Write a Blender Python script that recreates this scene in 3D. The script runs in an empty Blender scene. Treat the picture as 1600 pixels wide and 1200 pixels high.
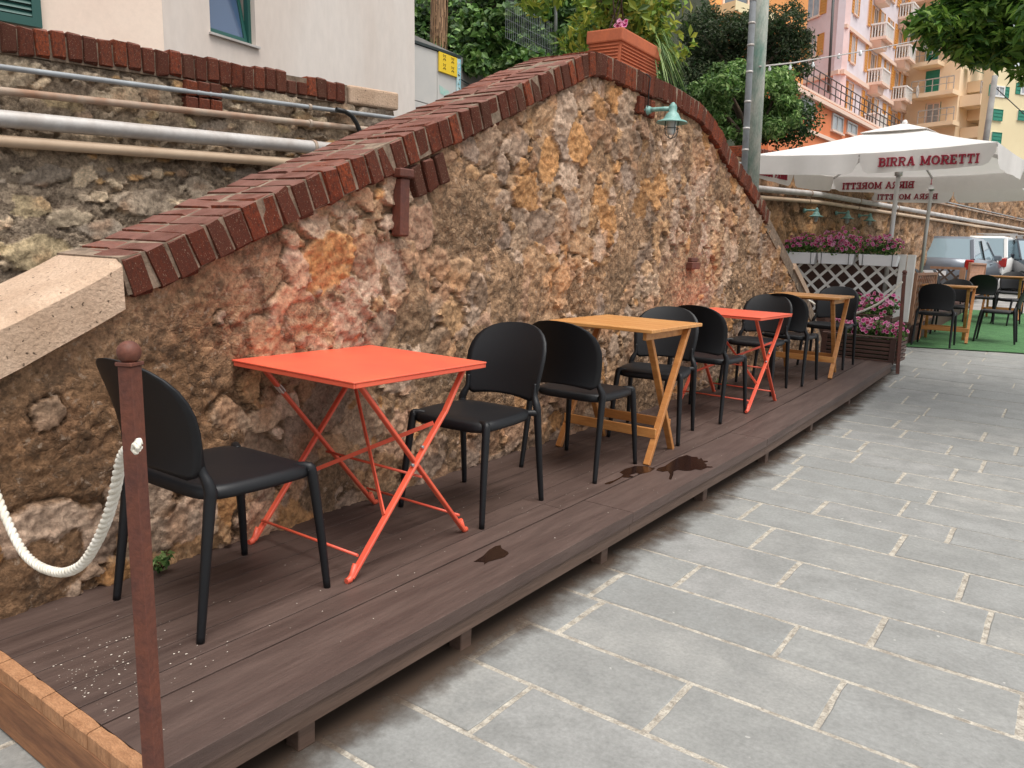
import bpy, bmesh, math, random
import numpy as np
from mathutils import Matrix, Vector
random.seed(7); RNG = np.random.default_rng(7)
SC = bpy.context.scene; COL = SC.collection
R_ = math.radians

# ---------------------------------------------------------------- camera
F_PX = 1217.83                                   # focal length in pixels of a 1600 wide picture
YAW, PITCH, ROLL = R_(35.274), R_(9.906), R_(2.294)
CAM = np.array([0.0, 0.0, 1.17])
_cy, _sy = math.cos(YAW), math.sin(YAW)
_fw = np.array([-_sy*math.cos(PITCH), _cy*math.cos(PITCH), -math.sin(PITCH)])
_r = np.cross(_fw, [0, 0, 1]); _r /= np.linalg.norm(_r); _u = np.cross(_r, _fw)
CR = _r*math.cos(ROLL) + _u*math.sin(ROLL); CU = -_r*math.sin(ROLL) + _u*math.cos(ROLL)
cd = bpy.data.cameras.new('camera'); cam = bpy.data.objects.new('camera', cd); COL.objects.link(cam)
cam.matrix_world = Matrix(((CR[0], CU[0], -_fw[0], CAM[0]), (CR[1], CU[1], -_fw[1], CAM[1]), (CR[2], CU[2], -_fw[2], CAM[2]), (0, 0, 0, 1)))
cd.sensor_fit = 'HORIZONTAL'; cd.sensor_width = 36.0; cd.lens = F_PX/1600*36.0
cd.clip_start = 0.05; cd.clip_end = 2000
SC.camera = cam
SC.render.resolution_x, SC.render.resolution_y = 1024, 768

# ---------------------------------------------------------------- world, sun, exposure
SUN_EL, SUN_AZ = 70, 112           # azimuth measured from +Y towards +X (street side, a little behind the camera)
w = bpy.data.worlds.new('World'); SC.world = w; w.use_nodes = True
nt = w.node_tree; bgn = nt.nodes['Background']
sky = nt.nodes.new('ShaderNodeTexSky'); sky.sky_type = 'NISHITA'; sky.sun_disc = False
sky.sun_elevation = R_(SUN_EL); sky.sun_rotation = R_(SUN_AZ); sky.dust_density = 3.0; sky.air_density = 1.0
hs = nt.nodes.new('ShaderNodeHueSaturation'); hs.inputs['Saturation'].default_value = 0.16
nt.links.new(sky.outputs[0], hs.inputs['Color']); nt.links.new(hs.outputs[0], bgn.inputs['Color'])
bgn.inputs['Strength'].default_value = 0.125
sd = bpy.data.lights.new('sun', 'SUN'); sd.energy = 2.0; sd.angle = R_(45); sd.color = (1.0, 0.95, 0.88)
so = bpy.data.objects.new('sun', sd); COL.objects.link(so)
_s = Vector((math.sin(R_(SUN_AZ))*math.cos(R_(SUN_EL)), math.cos(R_(SUN_AZ))*math.cos(R_(SUN_EL)), math.sin(R_(SUN_EL))))
so.rotation_euler = (-_s).to_track_quat('-Z', 'Y').to_euler()
SC.view_settings.view_transform = 'Standard'; SC.view_settings.look = 'None'
SC.view_settings.gamma = 1; SC.view_settings.use_curve_mapping = False
SC.view_settings.exposure = 0.68
SC.render.engine = 'CYCLES'
SC.cycles.max_bounces = 6; SC.cycles.use_denoising = True

# ---------------------------------------------------------------- measuring helpers
def ray(u, v): return CR*(u-800) + CU*(600-v) + _fw*F_PX
def onz(u, v, z):
    d = ray(u, v); return CAM + d*((z-CAM[2])/d[2])
def onplane(u, v, P, N):
    d = ray(u, v); return CAM + d*(np.dot(np.array(P)-CAM, N)/np.dot(d, N))
def atrange(u, v, r):
    d = ray(u, v); return CAM + d*(r/math.hypot(d[0], d[1]))
def gz(y): return float(np.interp(y, [0, 5.2, 7.5, 9, 11.2, 17.4, 40, 80], [-.205, -.205, -.14, -.03, .08, .25, .85, 2.0]))
def dz(y): return float(np.interp(y, [5.05, 7.5, 9.1], [0, .05, .10]))
def onsurf(u, v, f):
    z = 0.0
    for i in range(30):
        p = onz(u, v, z); z = .5*z + .5*f(p[1])
    return p
GUP = -ray(697, 8282); GUP /= np.linalg.norm(GUP)     # plumb line of the buildings

# ---------------------------------------------------------------- objects
def tag(o, label=None, cat=None, group=None, kind=None):
    if label: o['label'] = label
    if cat: o['category'] = cat
    if group: o['group'] = group
    if kind: o['kind'] = kind
    return o
def thing(name, label, cat, loc=(0, 0, 0), rz=0, group=None):
    o = bpy.data.objects.new(name, None); COL.objects.link(o); o.empty_display_size = .1
    o.location = tuple(float(a) for a in loc); o.rotation_euler = (0, 0, rz)
    return tag(o, label, cat, group)
def link(name, me, mat, parent=None, world=True):
    if mat is not None and not me.materials: me.materials.append(mat)
    o = bpy.data.objects.new(name, me); COL.objects.link(o)
    if parent is not None:
        o.parent = parent
        if world:
            q = parent; m = Matrix.Identity(4)
            chain = []
            while q is not None: chain.append(q); q = q.parent
            for q in reversed(chain): m = m @ q.matrix_parent_inverse @ q.matrix_basis
            o.matrix_parent_inverse = m.inverted()
    return o
def copy_tree(o, parent=None):
    c = o.copy(); COL.objects.link(c); c.parent = parent
    for ch in o.children: copy_tree(ch, c)
    return c
def npmesh(name, V, F, col=None, smooth=True):
    me = bpy.data.meshes.new(name)
    V = np.asarray(V, dtype=np.float32); F = np.asarray(F, dtype=np.int32)
    me.vertices.add(len(V)); me.vertices.foreach_set('co', V.ravel())
    n, k = F.shape
    me.loops.add(n*k); me.loops.foreach_set('vertex_index', F.ravel())
    me.polygons.add(n); me.polygons.foreach_set('loop_start', np.arange(n, dtype=np.int32)*k)
    me.polygons.foreach_set('loop_total', np.full(n, k, dtype=np.int32))
    me.polygons.foreach_set('use_smooth', np.full(n, smooth, dtype=bool))
    me.update(calc_edges=True)
    if col is not None:
        a = me.color_attributes.new('col', 'FLOAT_COLOR', 'POINT')
        c = np.ones((len(V), 4), dtype=np.float32); c[:, :3] = np.asarray(col)[:, :3]
        if np.asarray(col).shape[1] == 4: c[:, 3] = np.asarray(col)[:, 3]
        a.data.foreach_set('color', c.ravel())
    return me

class MB:
    """collects simple solids and links them as one mesh"""
    def __init__(s): s.v = []; s.f = []; s.sm = []
    def add(s, V, F, sm=False):
        b = len(s.v); s.v.extend([tuple(float(c) for c in p) for p in V])
        s.f.extend([tuple(i+b for i in q) for q in F]); s.sm.extend([sm]*len(F)); return s
    def hexa(s, P):
        return s.add(P, [(0, 3, 2, 1), (4, 5, 6, 7), (0, 1, 5, 4), (1, 2, 6, 5), (2, 3, 7, 6), (3, 0, 4, 7)])
    def box(s, x0, x1, y0, y1, z0, z1):
        return s.hexa([(x0, y0, z0), (x1, y0, z0), (x1, y1, z0), (x0, y1, z0), (x0, y0, z1), (x1, y0, z1), (x1, y1, z1), (x0, y1, z1)])
    def fbox(s, P, U, V, W, a, b, c):
        P, U, V, W = map(np.array, (P, U, V, W))
        q = lambda i, j, k: P + U*a[i] + V*b[j] + W*c[k]
        return s.hexa([q(0, 0, 0), q(1, 0, 0), q(1, 1, 0), q(0, 1, 0), q(0, 0, 1), q(1, 0, 1), q(1, 1, 1), q(0, 1, 1)])
    def bar(s, A, B, wd, th, up=(0, 0, 1)):
        A, B = np.array(A, float), np.array(B, float); W = B-A; L = np.linalg.norm(W); W /= L
        S = np.cross(W, up); n = np.linalg.norm(S)
        S = S/n if n > 1e-6 else np.array([1., 0, 0])
        T = np.cross(S, W)
        return s.fbox(A, S, T, W, (-wd/2, wd/2), (-th/2, th/2), (0, L))
    def tube(s, pts, rad, n=8, cap=True, sm=True):
        pts = [np.array(p, float) for p in pts]; m = len(pts)
        if not hasattr(rad, '__len__'): rad = [rad]*m
        V = []; prev = None
        for i, p in enumerate(pts):
            d = pts[min(i+1, m-1)]-pts[max(i-1, 0)]; d = d/(np.linalg.norm(d)+1e-12)
            if prev is None:
                h = np.array([0, 0, 1.]) if abs(d[2]) < .9 else np.array([1., 0, 0])
                a = np.cross(d, h)
            else: a = prev - d*np.dot(prev, d)
            a = a/np.linalg.norm(a); prev = a; b = np.cross(d, a)
            for k in range(n):
                t = 2*math.pi*k/n; V.append(p + rad[i]*(a*math.cos(t)+b*math.sin(t)))
        F = [(i*n+k, i*n+(k+1) % n, (i+1)*n+(k+1) % n, (i+1)*n+k) for i in range(m-1) for k in range(n)]
        s.add(V, F, sm)
        if cap:
            b = len(s.v)-m*n
            s.f.append(tuple(b+k for k in reversed(range(n)))); s.sm.append(False)
            s.f.append(tuple(b+(m-1)*n+k for k in range(n))); s.sm.append(False)
        return s
    def lathe(s, prof, n=20, at=(0, 0, 0), sm=True, axis=None):
        at = np.array(at, float)
        A = np.eye(3) if axis is None else axis
        V = []; m = len(prof)
        for r, z in prof:
            for k in range(n):
                t = 2*math.pi*k/n; V.append(at + A[0]*r*math.cos(t) + A[1]*r*math.sin(t) + A[2]*z)
        F = [(i*n+k, i*n+(k+1) % n, (i+1)*n+(k+1) % n, (i+1)*n+k) for i in range(m-1) for k in range(n)]
        return s.add(V, F, sm)
    def prism(s, poly, P, U, V, W, c0, c1):
        P, U, V, W = (np.array(q, float) for q in (P, U, V, W)); n = len(poly)
        pts = [P+U*a+V*b+W*c0 for a, b in poly] + [P+U*a+V*b+W*c1 for a, b in poly]
        F = [tuple(reversed(range(n))), tuple(range(n, 2*n))] + [(i, (i+1) % n, n+(i+1) % n, n+i) for i in range(n)]
        return s.add(pts, F)
    def mesh(s, name):
        me = bpy.data.meshes.new(name); me.from_pydata(s.v, [], s.f)
        me.polygons.foreach_set('use_smooth', s.sm); me.update(); return me
    def build(s, name, mat, parent=None, world=True, bevel=0.0, seg=1, fixn=False):
        me = s.mesh(name)
        if bevel or fixn:
            bm = bmesh.new(); bm.from_mesh(me)
            if fixn: bmesh.ops.recalc_face_normals(bm, faces=bm.faces)
            if bevel: bmesh.ops.bevel(bm, geom=[e for e in bm.edges if len(e.link_faces) == 2 and e.calc_face_angle(0) > .5], offset=bevel, segments=seg, profile=.6, affect='EDGES', clamp_overlap=True)
            bm.to_mesh(me); bm.free()
        return link(name, me, mat, parent, world)

# ---------------------------------------------------------------- noise
def vnoise(x, y, seed=0):
    x = np.asarray(x, float); y = np.asarray(y, float)
    xi = np.floor(x).astype(np.int64); yi = np.floor(y).astype(np.int64); fx = x-xi; fy = y-yi
    def h(a, b):
        n = (a*374761393 + b*668265263 + seed*1274126177) & 0xffffffff
        n = ((n ^ (n >> 13))*1274126177) & 0xffffffff
        return ((n ^ (n >> 16)) & 0xffff)/65535.0
    sx = fx*fx*(3-2*fx); sy = fy*fy*(3-2*fy)
    return (h(xi, yi)*(1-sx)+h(xi+1, yi)*sx)*(1-sy) + (h(xi, yi+1)*(1-sx)+h(xi+1, yi+1)*sx)*sy
def fbm(x, y, o=4, seed=0):
    s = 0; a = 1; t = 0
    for i in range(o):
        s = s + a*vnoise(x*2**i+17.3*i, y*2**i+9.1*i, seed+i); t += a; a *= .5
    return s/t
def sstep(a, b, x):
    t = np.clip((x-a)/(b-a), 0, 1); return t*t*(3-2*t)

# ---------------------------------------------------------------- materials
def rgb(h):
    c = [int(h[i:i+2], 16)/255 for i in (0, 2, 4)]
    return tuple(x/12.92 if x <= .04045 else ((x+.055)/1.055)**2.4 for x in c)
def mat(name, base, rough=.6, metal=0, var=None, vscale=6, vdetail=6, stretch=None, bump=0, bscale=60, bdist=.01, attr=False, rnd=None, rndamt=1, fine=0, fscale=120, spec=None, trans=0, coat=0, alpha=None, space='Object', speck=None):
    """base colour, noise-mixed with `var`, optional per-object colours `rnd`, fine grain and bump"""
    m = bpy.data.materials.new(name); m.use_nodes = True; nt = m.node_tree; N = nt.nodes; L = nt.links
    p = N['Principled BSDF']; out = N['Material Output']
    p.inputs['Roughness'].default_value = rough; p.inputs['Metallic'].default_value = metal
    if spec is not None: p.inputs['Specular IOR Level'].default_value = spec
    if coat: p.inputs['Coat Weight'].default_value = coat; p.inputs['Coat Roughness'].default_value = .08
    tc = N.new('ShaderNodeTexCoord'); mp = N.new('ShaderNodeMapping'); L.new(tc.outputs[space], mp.inputs[0])
    if stretch: mp.inputs['Scale'].default_value = stretch
    vec = mp.outputs[0]
    if attr:
        a = N.new('ShaderNodeAttribute'); a.attribute_name = 'col'; c = a.outputs['Color']
    elif rnd:
        oi = N.new('ShaderNodeObjectInfo'); rp = N.new('ShaderNodeValToRGB'); rp.color_ramp.interpolation = 'LINEAR'
        e = rp.color_ramp.elements
        while len(e) < len(rnd): e.new(.5)
        for i, cc in enumerate(rnd): e[i].position = i/(len(rnd)-1); e[i].color = (*cc, 1)
        L.new(oi.outputs['Random'], rp.inputs[0]); c = rp.outputs[0]
        ad = N.new('ShaderNodeVectorMath'); ad.operation = 'ADD'      # every piece gets its own bit of the pattern
        sc = N.new('ShaderNodeVectorMath'); sc.operation = 'SCALE'; sc.inputs[0].default_value = (13, 7, 5)
        L.new(oi.outputs['Random'], sc.inputs['Scale']); L.new(vec, ad.inputs[0]); L.new(sc.outputs[0], ad.inputs[1]); vec = ad.outputs[0]
    else:
        rg = N.new('ShaderNodeRGB'); rg.outputs[0].default_value = (*base, 1); c = rg.outputs[0]
    def noise(scale, detail=6, rgh=.6):
        n = N.new('ShaderNodeTexNoise'); n.inputs['Scale'].default_value = scale; n.inputs['Detail'].default_value = detail
        n.inputs['Roughness'].default_value = rgh; L.new(vec, n.inputs['Vector']); return n
    def mix(fac, a, b, mode='MIX', lo=.35, hi=.65, amt=1.0):
        mr = N.new('ShaderNodeMapRange'); mr.inputs['From Min'].default_value = lo; mr.inputs['From Max'].default_value = hi
        mr.inputs['To Max'].default_value = amt; L.new(fac, mr.inputs[0])
        x = N.new('ShaderNodeMix'); x.data_type = 'RGBA'; x.blend_type = mode
        L.new(mr.outputs[0], x.inputs[0]); L.new(a, x.inputs[6])
        if isinstance(b, tuple): x.inputs[7].default_value = (*b, 1)
        else: L.new(b, x.inputs[7])
        return x.outputs[2]
    if var: c = mix(noise(vscale, vdetail).outputs[0], c, var)
    if speck: c = mix(noise(speck[1], 2, .5).outputs[0], c, speck[0], lo=speck[2], hi=speck[2]+.04)
    if fine:
        n = noise(fscale, 4, .7)
        mr = N.new('ShaderNodeMapRange'); mr.inputs['From Min'].default_value = .25; mr.inputs['From Max'].default_value = .75
        mr.inputs['To Min'].default_value = 1-fine; mr.inputs['To Max'].default_value = 1+fine; L.new(n.outputs[0], mr.inputs[0])
        vm = N.new('ShaderNodeVectorMath'); vm.operation = 'SCALE'; L.new(c, vm.inputs[0]); L.new(mr.outputs[0], vm.inputs['Scale']); c = vm.outputs[0]
    L.new(c, p.inputs['Base Color'])
    if bump:
        n = noise(bscale, 8, .65); b = N.new('ShaderNodeBump'); b.inputs['Strength'].default_value = bump
        b.inputs['Distance'].default_value = bdist; L.new(n.outputs[0], b.inputs['Height']); L.new(b.outputs[0], p.inputs['Normal'])
    if trans:
        t = N.new('ShaderNodeBsdfTranslucent'); L.new(c, t.inputs['Color']); ms = N.new('ShaderNodeMixShader')
        ms.inputs[0].default_value = trans; L.new(p.outputs[0], ms.inputs[1]); L.new(t.outputs[0], ms.inputs[2]); L.new(ms.outputs[0], out.inputs[0])
    m.cycles.emission_sampling = 'NONE'
    return m

M = {}
def rubble_mat(name, k, chip, bd):
    """weathered rubble: attribute colour broken up by chips, dirt, pale grains and deep relief; k scales the pattern"""
    m = bpy.data.materials.new(name); m.use_nodes = True; nt = m.node_tree; N = nt.nodes; L = nt.links; p = N['Principled BSDF']
    p.inputs['Roughness'].default_value = .93; p.inputs['Specular IOR Level'].default_value = .25
    tc = N.new('ShaderNodeTexCoord'); a = N.new('ShaderNodeAttribute'); a.attribute_name = 'col'
    wn = N.new('ShaderNodeTexNoise'); wn.inputs['Scale'].default_value = 9*k; wn.inputs['Detail'].default_value = 5; L.new(tc.outputs['Object'], wn.inputs['Vector'])
    ws = N.new('ShaderNodeVectorMath'); ws.operation = 'SCALE'; ws.inputs['Scale'].default_value = .035/k; L.new(wn.outputs['Color'], ws.inputs[0])
    wa_ = N.new('ShaderNodeVectorMath'); wa_.operation = 'ADD'; L.new(tc.outputs['Object'], wa_.inputs[0]); L.new(ws.outputs[0], wa_.inputs[1]); vec = wa_.outputs[0]
    def noise(sc, d=8, r=.62, v=None):
        n = N.new('ShaderNodeTexNoise'); n.inputs['Scale'].default_value = sc*k; n.inputs['Detail'].default_value = d; n.inputs['Roughness'].default_value = r
        L.new(v or vec, n.inputs['Vector']); return n.outputs[0]
    def mr(src, lo, hi, a0=0., a1=1.):
        n = N.new('ShaderNodeMapRange'); n.inputs['From Min'].default_value = lo; n.inputs['From Max'].default_value = hi; n.inputs['To Min'].default_value = a0; n.inputs['To Max'].default_value = a1; L.new(src, n.inputs[0]); return n.outputs[0]
    def mixc(f, c, d, mode='MIX'):
        x = N.new('ShaderNodeMix'); x.data_type = 'RGBA'; x.blend_type = mode; L.new(f, x.inputs[0]); L.new(c, x.inputs[6])
        if isinstance(d, tuple): x.inputs[7].default_value = (*d, 1)
        else: L.new(d, x.inputs[7])
        return x.outputs[2]
    vo = N.new('ShaderNodeTexVoronoi'); vo.inputs['Scale'].default_value = chip*k; L.new(vec, vo.inputs['Vector'])
    ve = N.new('ShaderNodeTexVoronoi'); ve.feature = 'DISTANCE_TO_EDGE'; ve.inputs['Scale'].default_value = chip*k; L.new(vec, ve.inputs['Vector'])
    sp = N.new('ShaderNodeSeparateColor'); L.new(vo.outputs['Color'], sp.inputs[0])
    calm = mr(a.outputs['Alpha'], 0, 1, 1, .22)
    def mul(x, y):
        n = N.new('ShaderNodeMath'); n.operation = 'MULTIPLY'; L.new(x, n.inputs[0]); L.new(y, n.inputs[1]); return n.outputs[0]
    area = mul(mr(noise(2.2, 4), .46, .60), calm)                              # where the face is broken into chips
    val = mr(sp.outputs[0], 0, 1, .62, 1.38)
    one = N.new('ShaderNodeMix'); one.data_type = 'FLOAT'; L.new(area, one.inputs[0]); one.inputs[2].default_value = 1.0; L.new(val, one.inputs[3])
    sc_ = N.new('ShaderNodeVectorMath'); sc_.operation = 'SCALE'; L.new(a.outputs['Color'], sc_.inputs[0]); L.new(one.outputs[0], sc_.inputs['Scale']); c = sc_.outputs[0]
    g = mr(noise(55, 8, .7), .30, .70, .45, 1.55)
    s2 = N.new('ShaderNodeVectorMath'); s2.operation = 'SCALE'; L.new(c, s2.inputs[0]); L.new(g, s2.inputs['Scale']); c = s2.outputs[0]
    c = mixc(mul(mr(noise(13, 9, .72), .50, .60, 0, .62), calm), c, (.085, .056, .038))
    c = mixc(mul(mr(noise(32, 7, .7), .575, .65, 0, .6), calm), c, (.56, .42, .31))
    L.new(c, p.inputs['Base Color'])
    h1 = noise(85, 9, .72); h2 = noise(26, 9, .68)
    e = mr(ve.outputs['Distance'], 0, .16)
    em = N.new('ShaderNodeMath'); em.operation = 'MULTIPLY'; L.new(e, em.inputs[0]); L.new(area, em.inputs[1])
    s_ = N.new('ShaderNodeMath'); s_.operation = 'MULTIPLY_ADD'; L.new(h2, s_.inputs[0]); s_.inputs[1].default_value = 1.3; L.new(h1, s_.inputs[2])
    t_ = N.new('ShaderNodeMath'); t_.operation = 'MULTIPLY_ADD'; L.new(em.outputs[0], t_.inputs[0]); t_.inputs[1].default_value = .28; L.new(s_.outputs[0], t_.inputs[2])
    b = N.new('ShaderNodeBump'); b.inputs['Strength'].default_value = 1.0; b.inputs['Distance'].default_value = bd; L.new(mr(a.outputs['Alpha'], 0, 1, 1, .42), b.inputs['Strength']); L.new(t_.outputs[0], b.inputs['Height']); L.new(b.outputs[0], p.inputs['Normal'])
    return m
M['stone'] = rubble_mat('rubble_stone', 1.0, 30, .020)
M['far_stone'] = rubble_mat('far_rubble', .42, 26, .045)
M['brick'] = mat('old_brick', (.1, .03, .02), .85, rnd=[(.22, .052, .026), (.11, .038, .024), (.42, .092, .035), (.17, .044, .025), (.12, .055, .035), (.31, .066, .029), (.15, .046, .028), (.22, .06, .033)], spec=.15,
                 var=(.12, .042, .028), vscale=7, fine=.42, fscale=45, bump=1.0, bscale=45, bdist=.012, speck=((.40, .30, .22), 20, .66))
def tint_tops(m, col, amt):                             # mixes a paler colour by noise into the upward faces
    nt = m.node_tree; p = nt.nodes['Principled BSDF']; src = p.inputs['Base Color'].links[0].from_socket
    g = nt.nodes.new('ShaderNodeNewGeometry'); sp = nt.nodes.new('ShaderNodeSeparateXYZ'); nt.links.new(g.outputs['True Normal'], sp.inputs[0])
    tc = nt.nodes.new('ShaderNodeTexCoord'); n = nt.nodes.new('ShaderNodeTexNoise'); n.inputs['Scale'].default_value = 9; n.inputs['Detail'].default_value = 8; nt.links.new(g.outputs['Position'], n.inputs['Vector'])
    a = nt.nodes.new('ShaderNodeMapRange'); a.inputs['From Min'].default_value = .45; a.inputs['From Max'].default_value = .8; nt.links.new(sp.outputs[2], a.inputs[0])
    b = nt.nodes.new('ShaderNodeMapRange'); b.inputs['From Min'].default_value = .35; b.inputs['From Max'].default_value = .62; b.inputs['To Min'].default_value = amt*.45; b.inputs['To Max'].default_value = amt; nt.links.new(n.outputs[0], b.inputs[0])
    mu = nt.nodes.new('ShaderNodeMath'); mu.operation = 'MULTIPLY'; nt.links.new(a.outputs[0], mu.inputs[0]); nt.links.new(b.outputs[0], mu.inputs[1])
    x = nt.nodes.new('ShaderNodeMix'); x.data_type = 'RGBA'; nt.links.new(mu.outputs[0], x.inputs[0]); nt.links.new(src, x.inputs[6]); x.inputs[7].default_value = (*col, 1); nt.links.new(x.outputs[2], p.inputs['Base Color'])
tint_tops(M['brick'], (.40, .20, .16), .8)
M['brick_mortar'] = mat('brick_mortar', (.29, .21, .15), .95, var=(.13, .09, .06), vscale=14, fine=.3, fscale=80, bump=.8, bscale=60, bdist=.01)
M['sandstone'] = mat('sandstone', (.56, .40, .285), .9, var=(.46, .315, .215), vscale=7, fine=.22, fscale=90, bump=1, bscale=75, bdist=.008, speck=((.12, .08, .05), 55, .67))
M['deck'] = mat('stained_deck', (.09, .058, .054), .58, var=(.095, .061, .050), vscale=2.2, stretch=(9, .8, 9), fine=.20, fscale=9, bump=.5, bscale=7, bdist=.004, rnd=[(.058, .034, .027), (.045, .026, .021), (.070, .042, .034), (.051, .030, .024)])
M['deck_side'] = mat('stained_deck_side', (.085, .05, .035), .65, var=(.12, .075, .055), vscale=2.5, stretch=(6, .7, 12), fine=.3, fscale=9, bump=.5, bscale=8, bdist=.004)
M['raw_wood'] = mat('raw_cut_wood', (.46, .235, .115), .8, var=(.33, .155, .07), vscale=5, stretch=(5, 12, 2), fine=.3, fscale=22, bump=.7, bscale=30, bdist=.006)
M['board'] = mat('brown_board', (.30, .135, .06), .7, var=(.17, .07, .033), vscale=3.2, stretch=(1.2, 8, 9), fine=.3, fscale=12, bump=.5, bscale=10, bdist=.004)
M['paver'] = mat('grey_paver', (.27, .275, .268), .75, rnd=[(.27, .272, .262), (.235, .24, .232), (.295, .29, .272), (.25, .255, .245), (.28, .278, .268)], var=(.205, .207, .198), vscale=5.5, vdetail=10, fine=.2, fscale=70, bump=.5, bscale=30, bdist=.006, speck=((.38, .375, .35), 22, .735))
M['grout'] = mat('pale_grout', (.50, .46, .39), .95, var=(.26, .23, .19), vscale=30, fine=.45, fscale=110, bump=1, bscale=90, bdist=.006)
M['black_plastic'] = mat('black_plastic', (.0058, .0062, .0078), .48, bump=.08, bscale=500, bdist=.0005, spec=.38)
M['red_metal'] = mat('coral_red_metal', (.77, .125, .062), .42, fine=.04, fscale=30, var=(.71, .10, .058), vscale=4)
M['pale_sticker'] = mat('sticker', (.6, .5, .45), .5)
M['oak'] = mat('light_varnished_wood', (.52, .235, .068), .42, var=(.40, .155, .042), vscale=2.2, stretch=(2, 14, 14), fine=.15, fscale=14, bump=.15, bscale=14, bdist=.002, rnd=[(.54, .25, .075), (.46, .19, .055), (.58, .28, .09)])
M['oak_top'] = mat('light_varnished_table_top', (.60, .30, .10), .35, var=(.50, .22, .065), vscale=2.2, stretch=(2, 14, 14), fine=.12, fscale=14, bump=.1, bscale=14, bdist=.002, rnd=[(.62, .32, .11), (.56, .26, .085), (.66, .35, .125)])
M['rust'] = mat('rusty_brown_paint', (.085, .028, .02), .62, var=(.14, .042, .022), vscale=9, fine=.3, fscale=70, bump=.6, bscale=70, bdist=.003)
M['rope'] = mat('white_rope', (.78, .74, .66), .8, var=(.62, .57, .47), vscale=30)
M['green_enamel'] = mat('sea_green_enamel', (.13, .29, .26), .5, var=(.22, .40, .36), vscale=18, fine=.15, fscale=60)
M['dark_wire'] = mat('dark_wire', (.025, .035, .035), .5)
M['glass'] = mat('clear_glass', (.55, .6, .6), .08, spec=.8)
M['steel'] = mat('galvanised_steel', (.42, .43, .43), .45, metal=.6, var=(.30, .31, .31), vscale=7, fine=.15, fscale=40)
M['grey_pipe'] = mat('grey_conduit', (.33, .36, .38), .5, var=(.24, .25, .26), vscale=6)
M['zinc'] = mat('zinc_pipe', (.50, .48, .46), .5, metal=.15, var=(.38, .34, .31), vscale=5, fine=.1, fscale=30)
M['cream_pipe'] = mat('cream_pipe', (.62, .47, .33), .5, var=(.52, .37, .25), vscale=4)
M['old_pipe'] = mat('rust_stained_pipe', (.40, .33, .26), .7, var=(.27, .14, .08), vscale=5, fine=.2, fscale=40)
M['black_rubber'] = mat('black_rubber', (.012, .012, .012), .5)
M['terracotta'] = mat('terracotta', (.52, .135, .052), .75, var=(.44, .115, .05), vscale=7, fine=.12, fscale=60)
M['leaf'] = mat('leaf', (.1, .2, .03), .5, attr=True, trans=.36, spec=.35)
M['bark'] = mat('bark', (.12, .08, .05), .9, var=(.06, .04, .03), vscale=12, bump=.8, bscale=30, bdist=.02)
M['soil'] = mat('hill_soil', (.035, .035, .016), .95, var=(.02, .03, .012), vscale=3, bump=.6, bscale=10, bdist=.05)
M['plaster_a'] = mat('warm_plaster', (.80, .66, .55), .85, var=(.74, .59, .49), vscale=1.2, fine=.05, fscale=20)
M['plaster_b'] = mat('cool_plaster', (.66, .60, .55), .85, var=(.60, .52, .46), vscale=.9, fine=.06, fscale=12, stretch=(1, 1, .35))
M['green_paint'] = mat('dark_green_paint', (.012, .075, .062), .45)
M['blue_glass'] = mat('sky_reflecting_pane', (.05, .09, .17), .03, spec=1.0, metal=.0, coat=.6)
M['white_paint'] = mat('white_paint', (.86, .85, .82), .5, var=(.76, .74, .70), vscale=5)
M['white_plastic'] = mat('white_plastic', (.86, .87, .89), .35)
M['tan_lattice'] = mat('tan_wood', (.42, .22, .13), .6, var=(.30, .15, .09), vscale=6)
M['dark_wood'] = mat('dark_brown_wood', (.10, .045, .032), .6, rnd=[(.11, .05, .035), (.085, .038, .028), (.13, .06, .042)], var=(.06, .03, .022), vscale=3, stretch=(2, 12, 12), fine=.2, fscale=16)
M['turf'] = mat('green_turf', (.045, .13, .045), .9, var=(.065, .18, .06), vscale=9, fine=.35, fscale=60, bump=.8, bscale=200, bdist=.01)
M['canvas'] = mat('white_canvas', (.82, .79, .76), .85, trans=.25, fine=.03, fscale=8)
M['crimson'] = mat('crimson_print', (.30, .012, .035), .7)
M['alu'] = mat('aluminium', (.55, .54, .53), .4, metal=.5)
M['concrete'] = mat('grey_concrete', (.33, .32, .30), .9, var=(.22, .21, .20), vscale=2.5, fine=.15, fscale=20)
M['asphalt'] = mat('asphalt', (.12, .12, .12), .9, var=(.16, .155, .15), vscale=1.2, fine=.2, fscale=30)
M['car_paint_grey'] = mat('blue_grey_car_paint', (.17, .19, .22), .3, metal=.4, coat=.8)
M['car_paint_white'] = mat('white_car_paint', (.74, .74, .72), .3, coat=.6)
M['car_paint_dark'] = mat('dark_car_paint', (.02, .022, .032), .25, metal=.3, coat=.8)
M['car_glass'] = mat('car_glass', (.22, .30, .34), .05, spec=1.0, coat=.5)
M['tyre'] = mat('tyre', (.02, .02, .02), .8)
M['lamp_glass'] = mat('headlamp', (.75, .75, .75), .1)
M['tail_lamp'] = mat('tail_lamp', (.35, .02, .015), .2)
M['brown_stain'] = mat('wet_patch', (.016, .007, .005), .22, spec=.35)
# ================================================================ GROUND
ys = [-6, 0, 5.2, 7.5, 9, 11.2, 17.4, 40, 80]
def sheet(name, x0, x1, ylist, dzz, m, kind='structure'):
    V = []; F = []
    for y in ylist: V += [(x0, y, gz(max(y, 0))+dzz), (x1, y, gz(max(y, 0))+dzz)]
    for i in range(len(ylist)-1): F.append((2*i, 2*i+1, 2*i+3, 2*i+2))
    return tag(link(name, npmesh(name, V, F, smooth=False), m), kind=kind)
ground = sheet('ground', -60, 60, ys, -.045, M['asphalt'])
pavement = sheet('pavement', -2.7, 4.2, [-2.5, 0, 5.2, 7.5, 9, 11.2, 13.0], -.0035, M['grout'])
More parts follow.
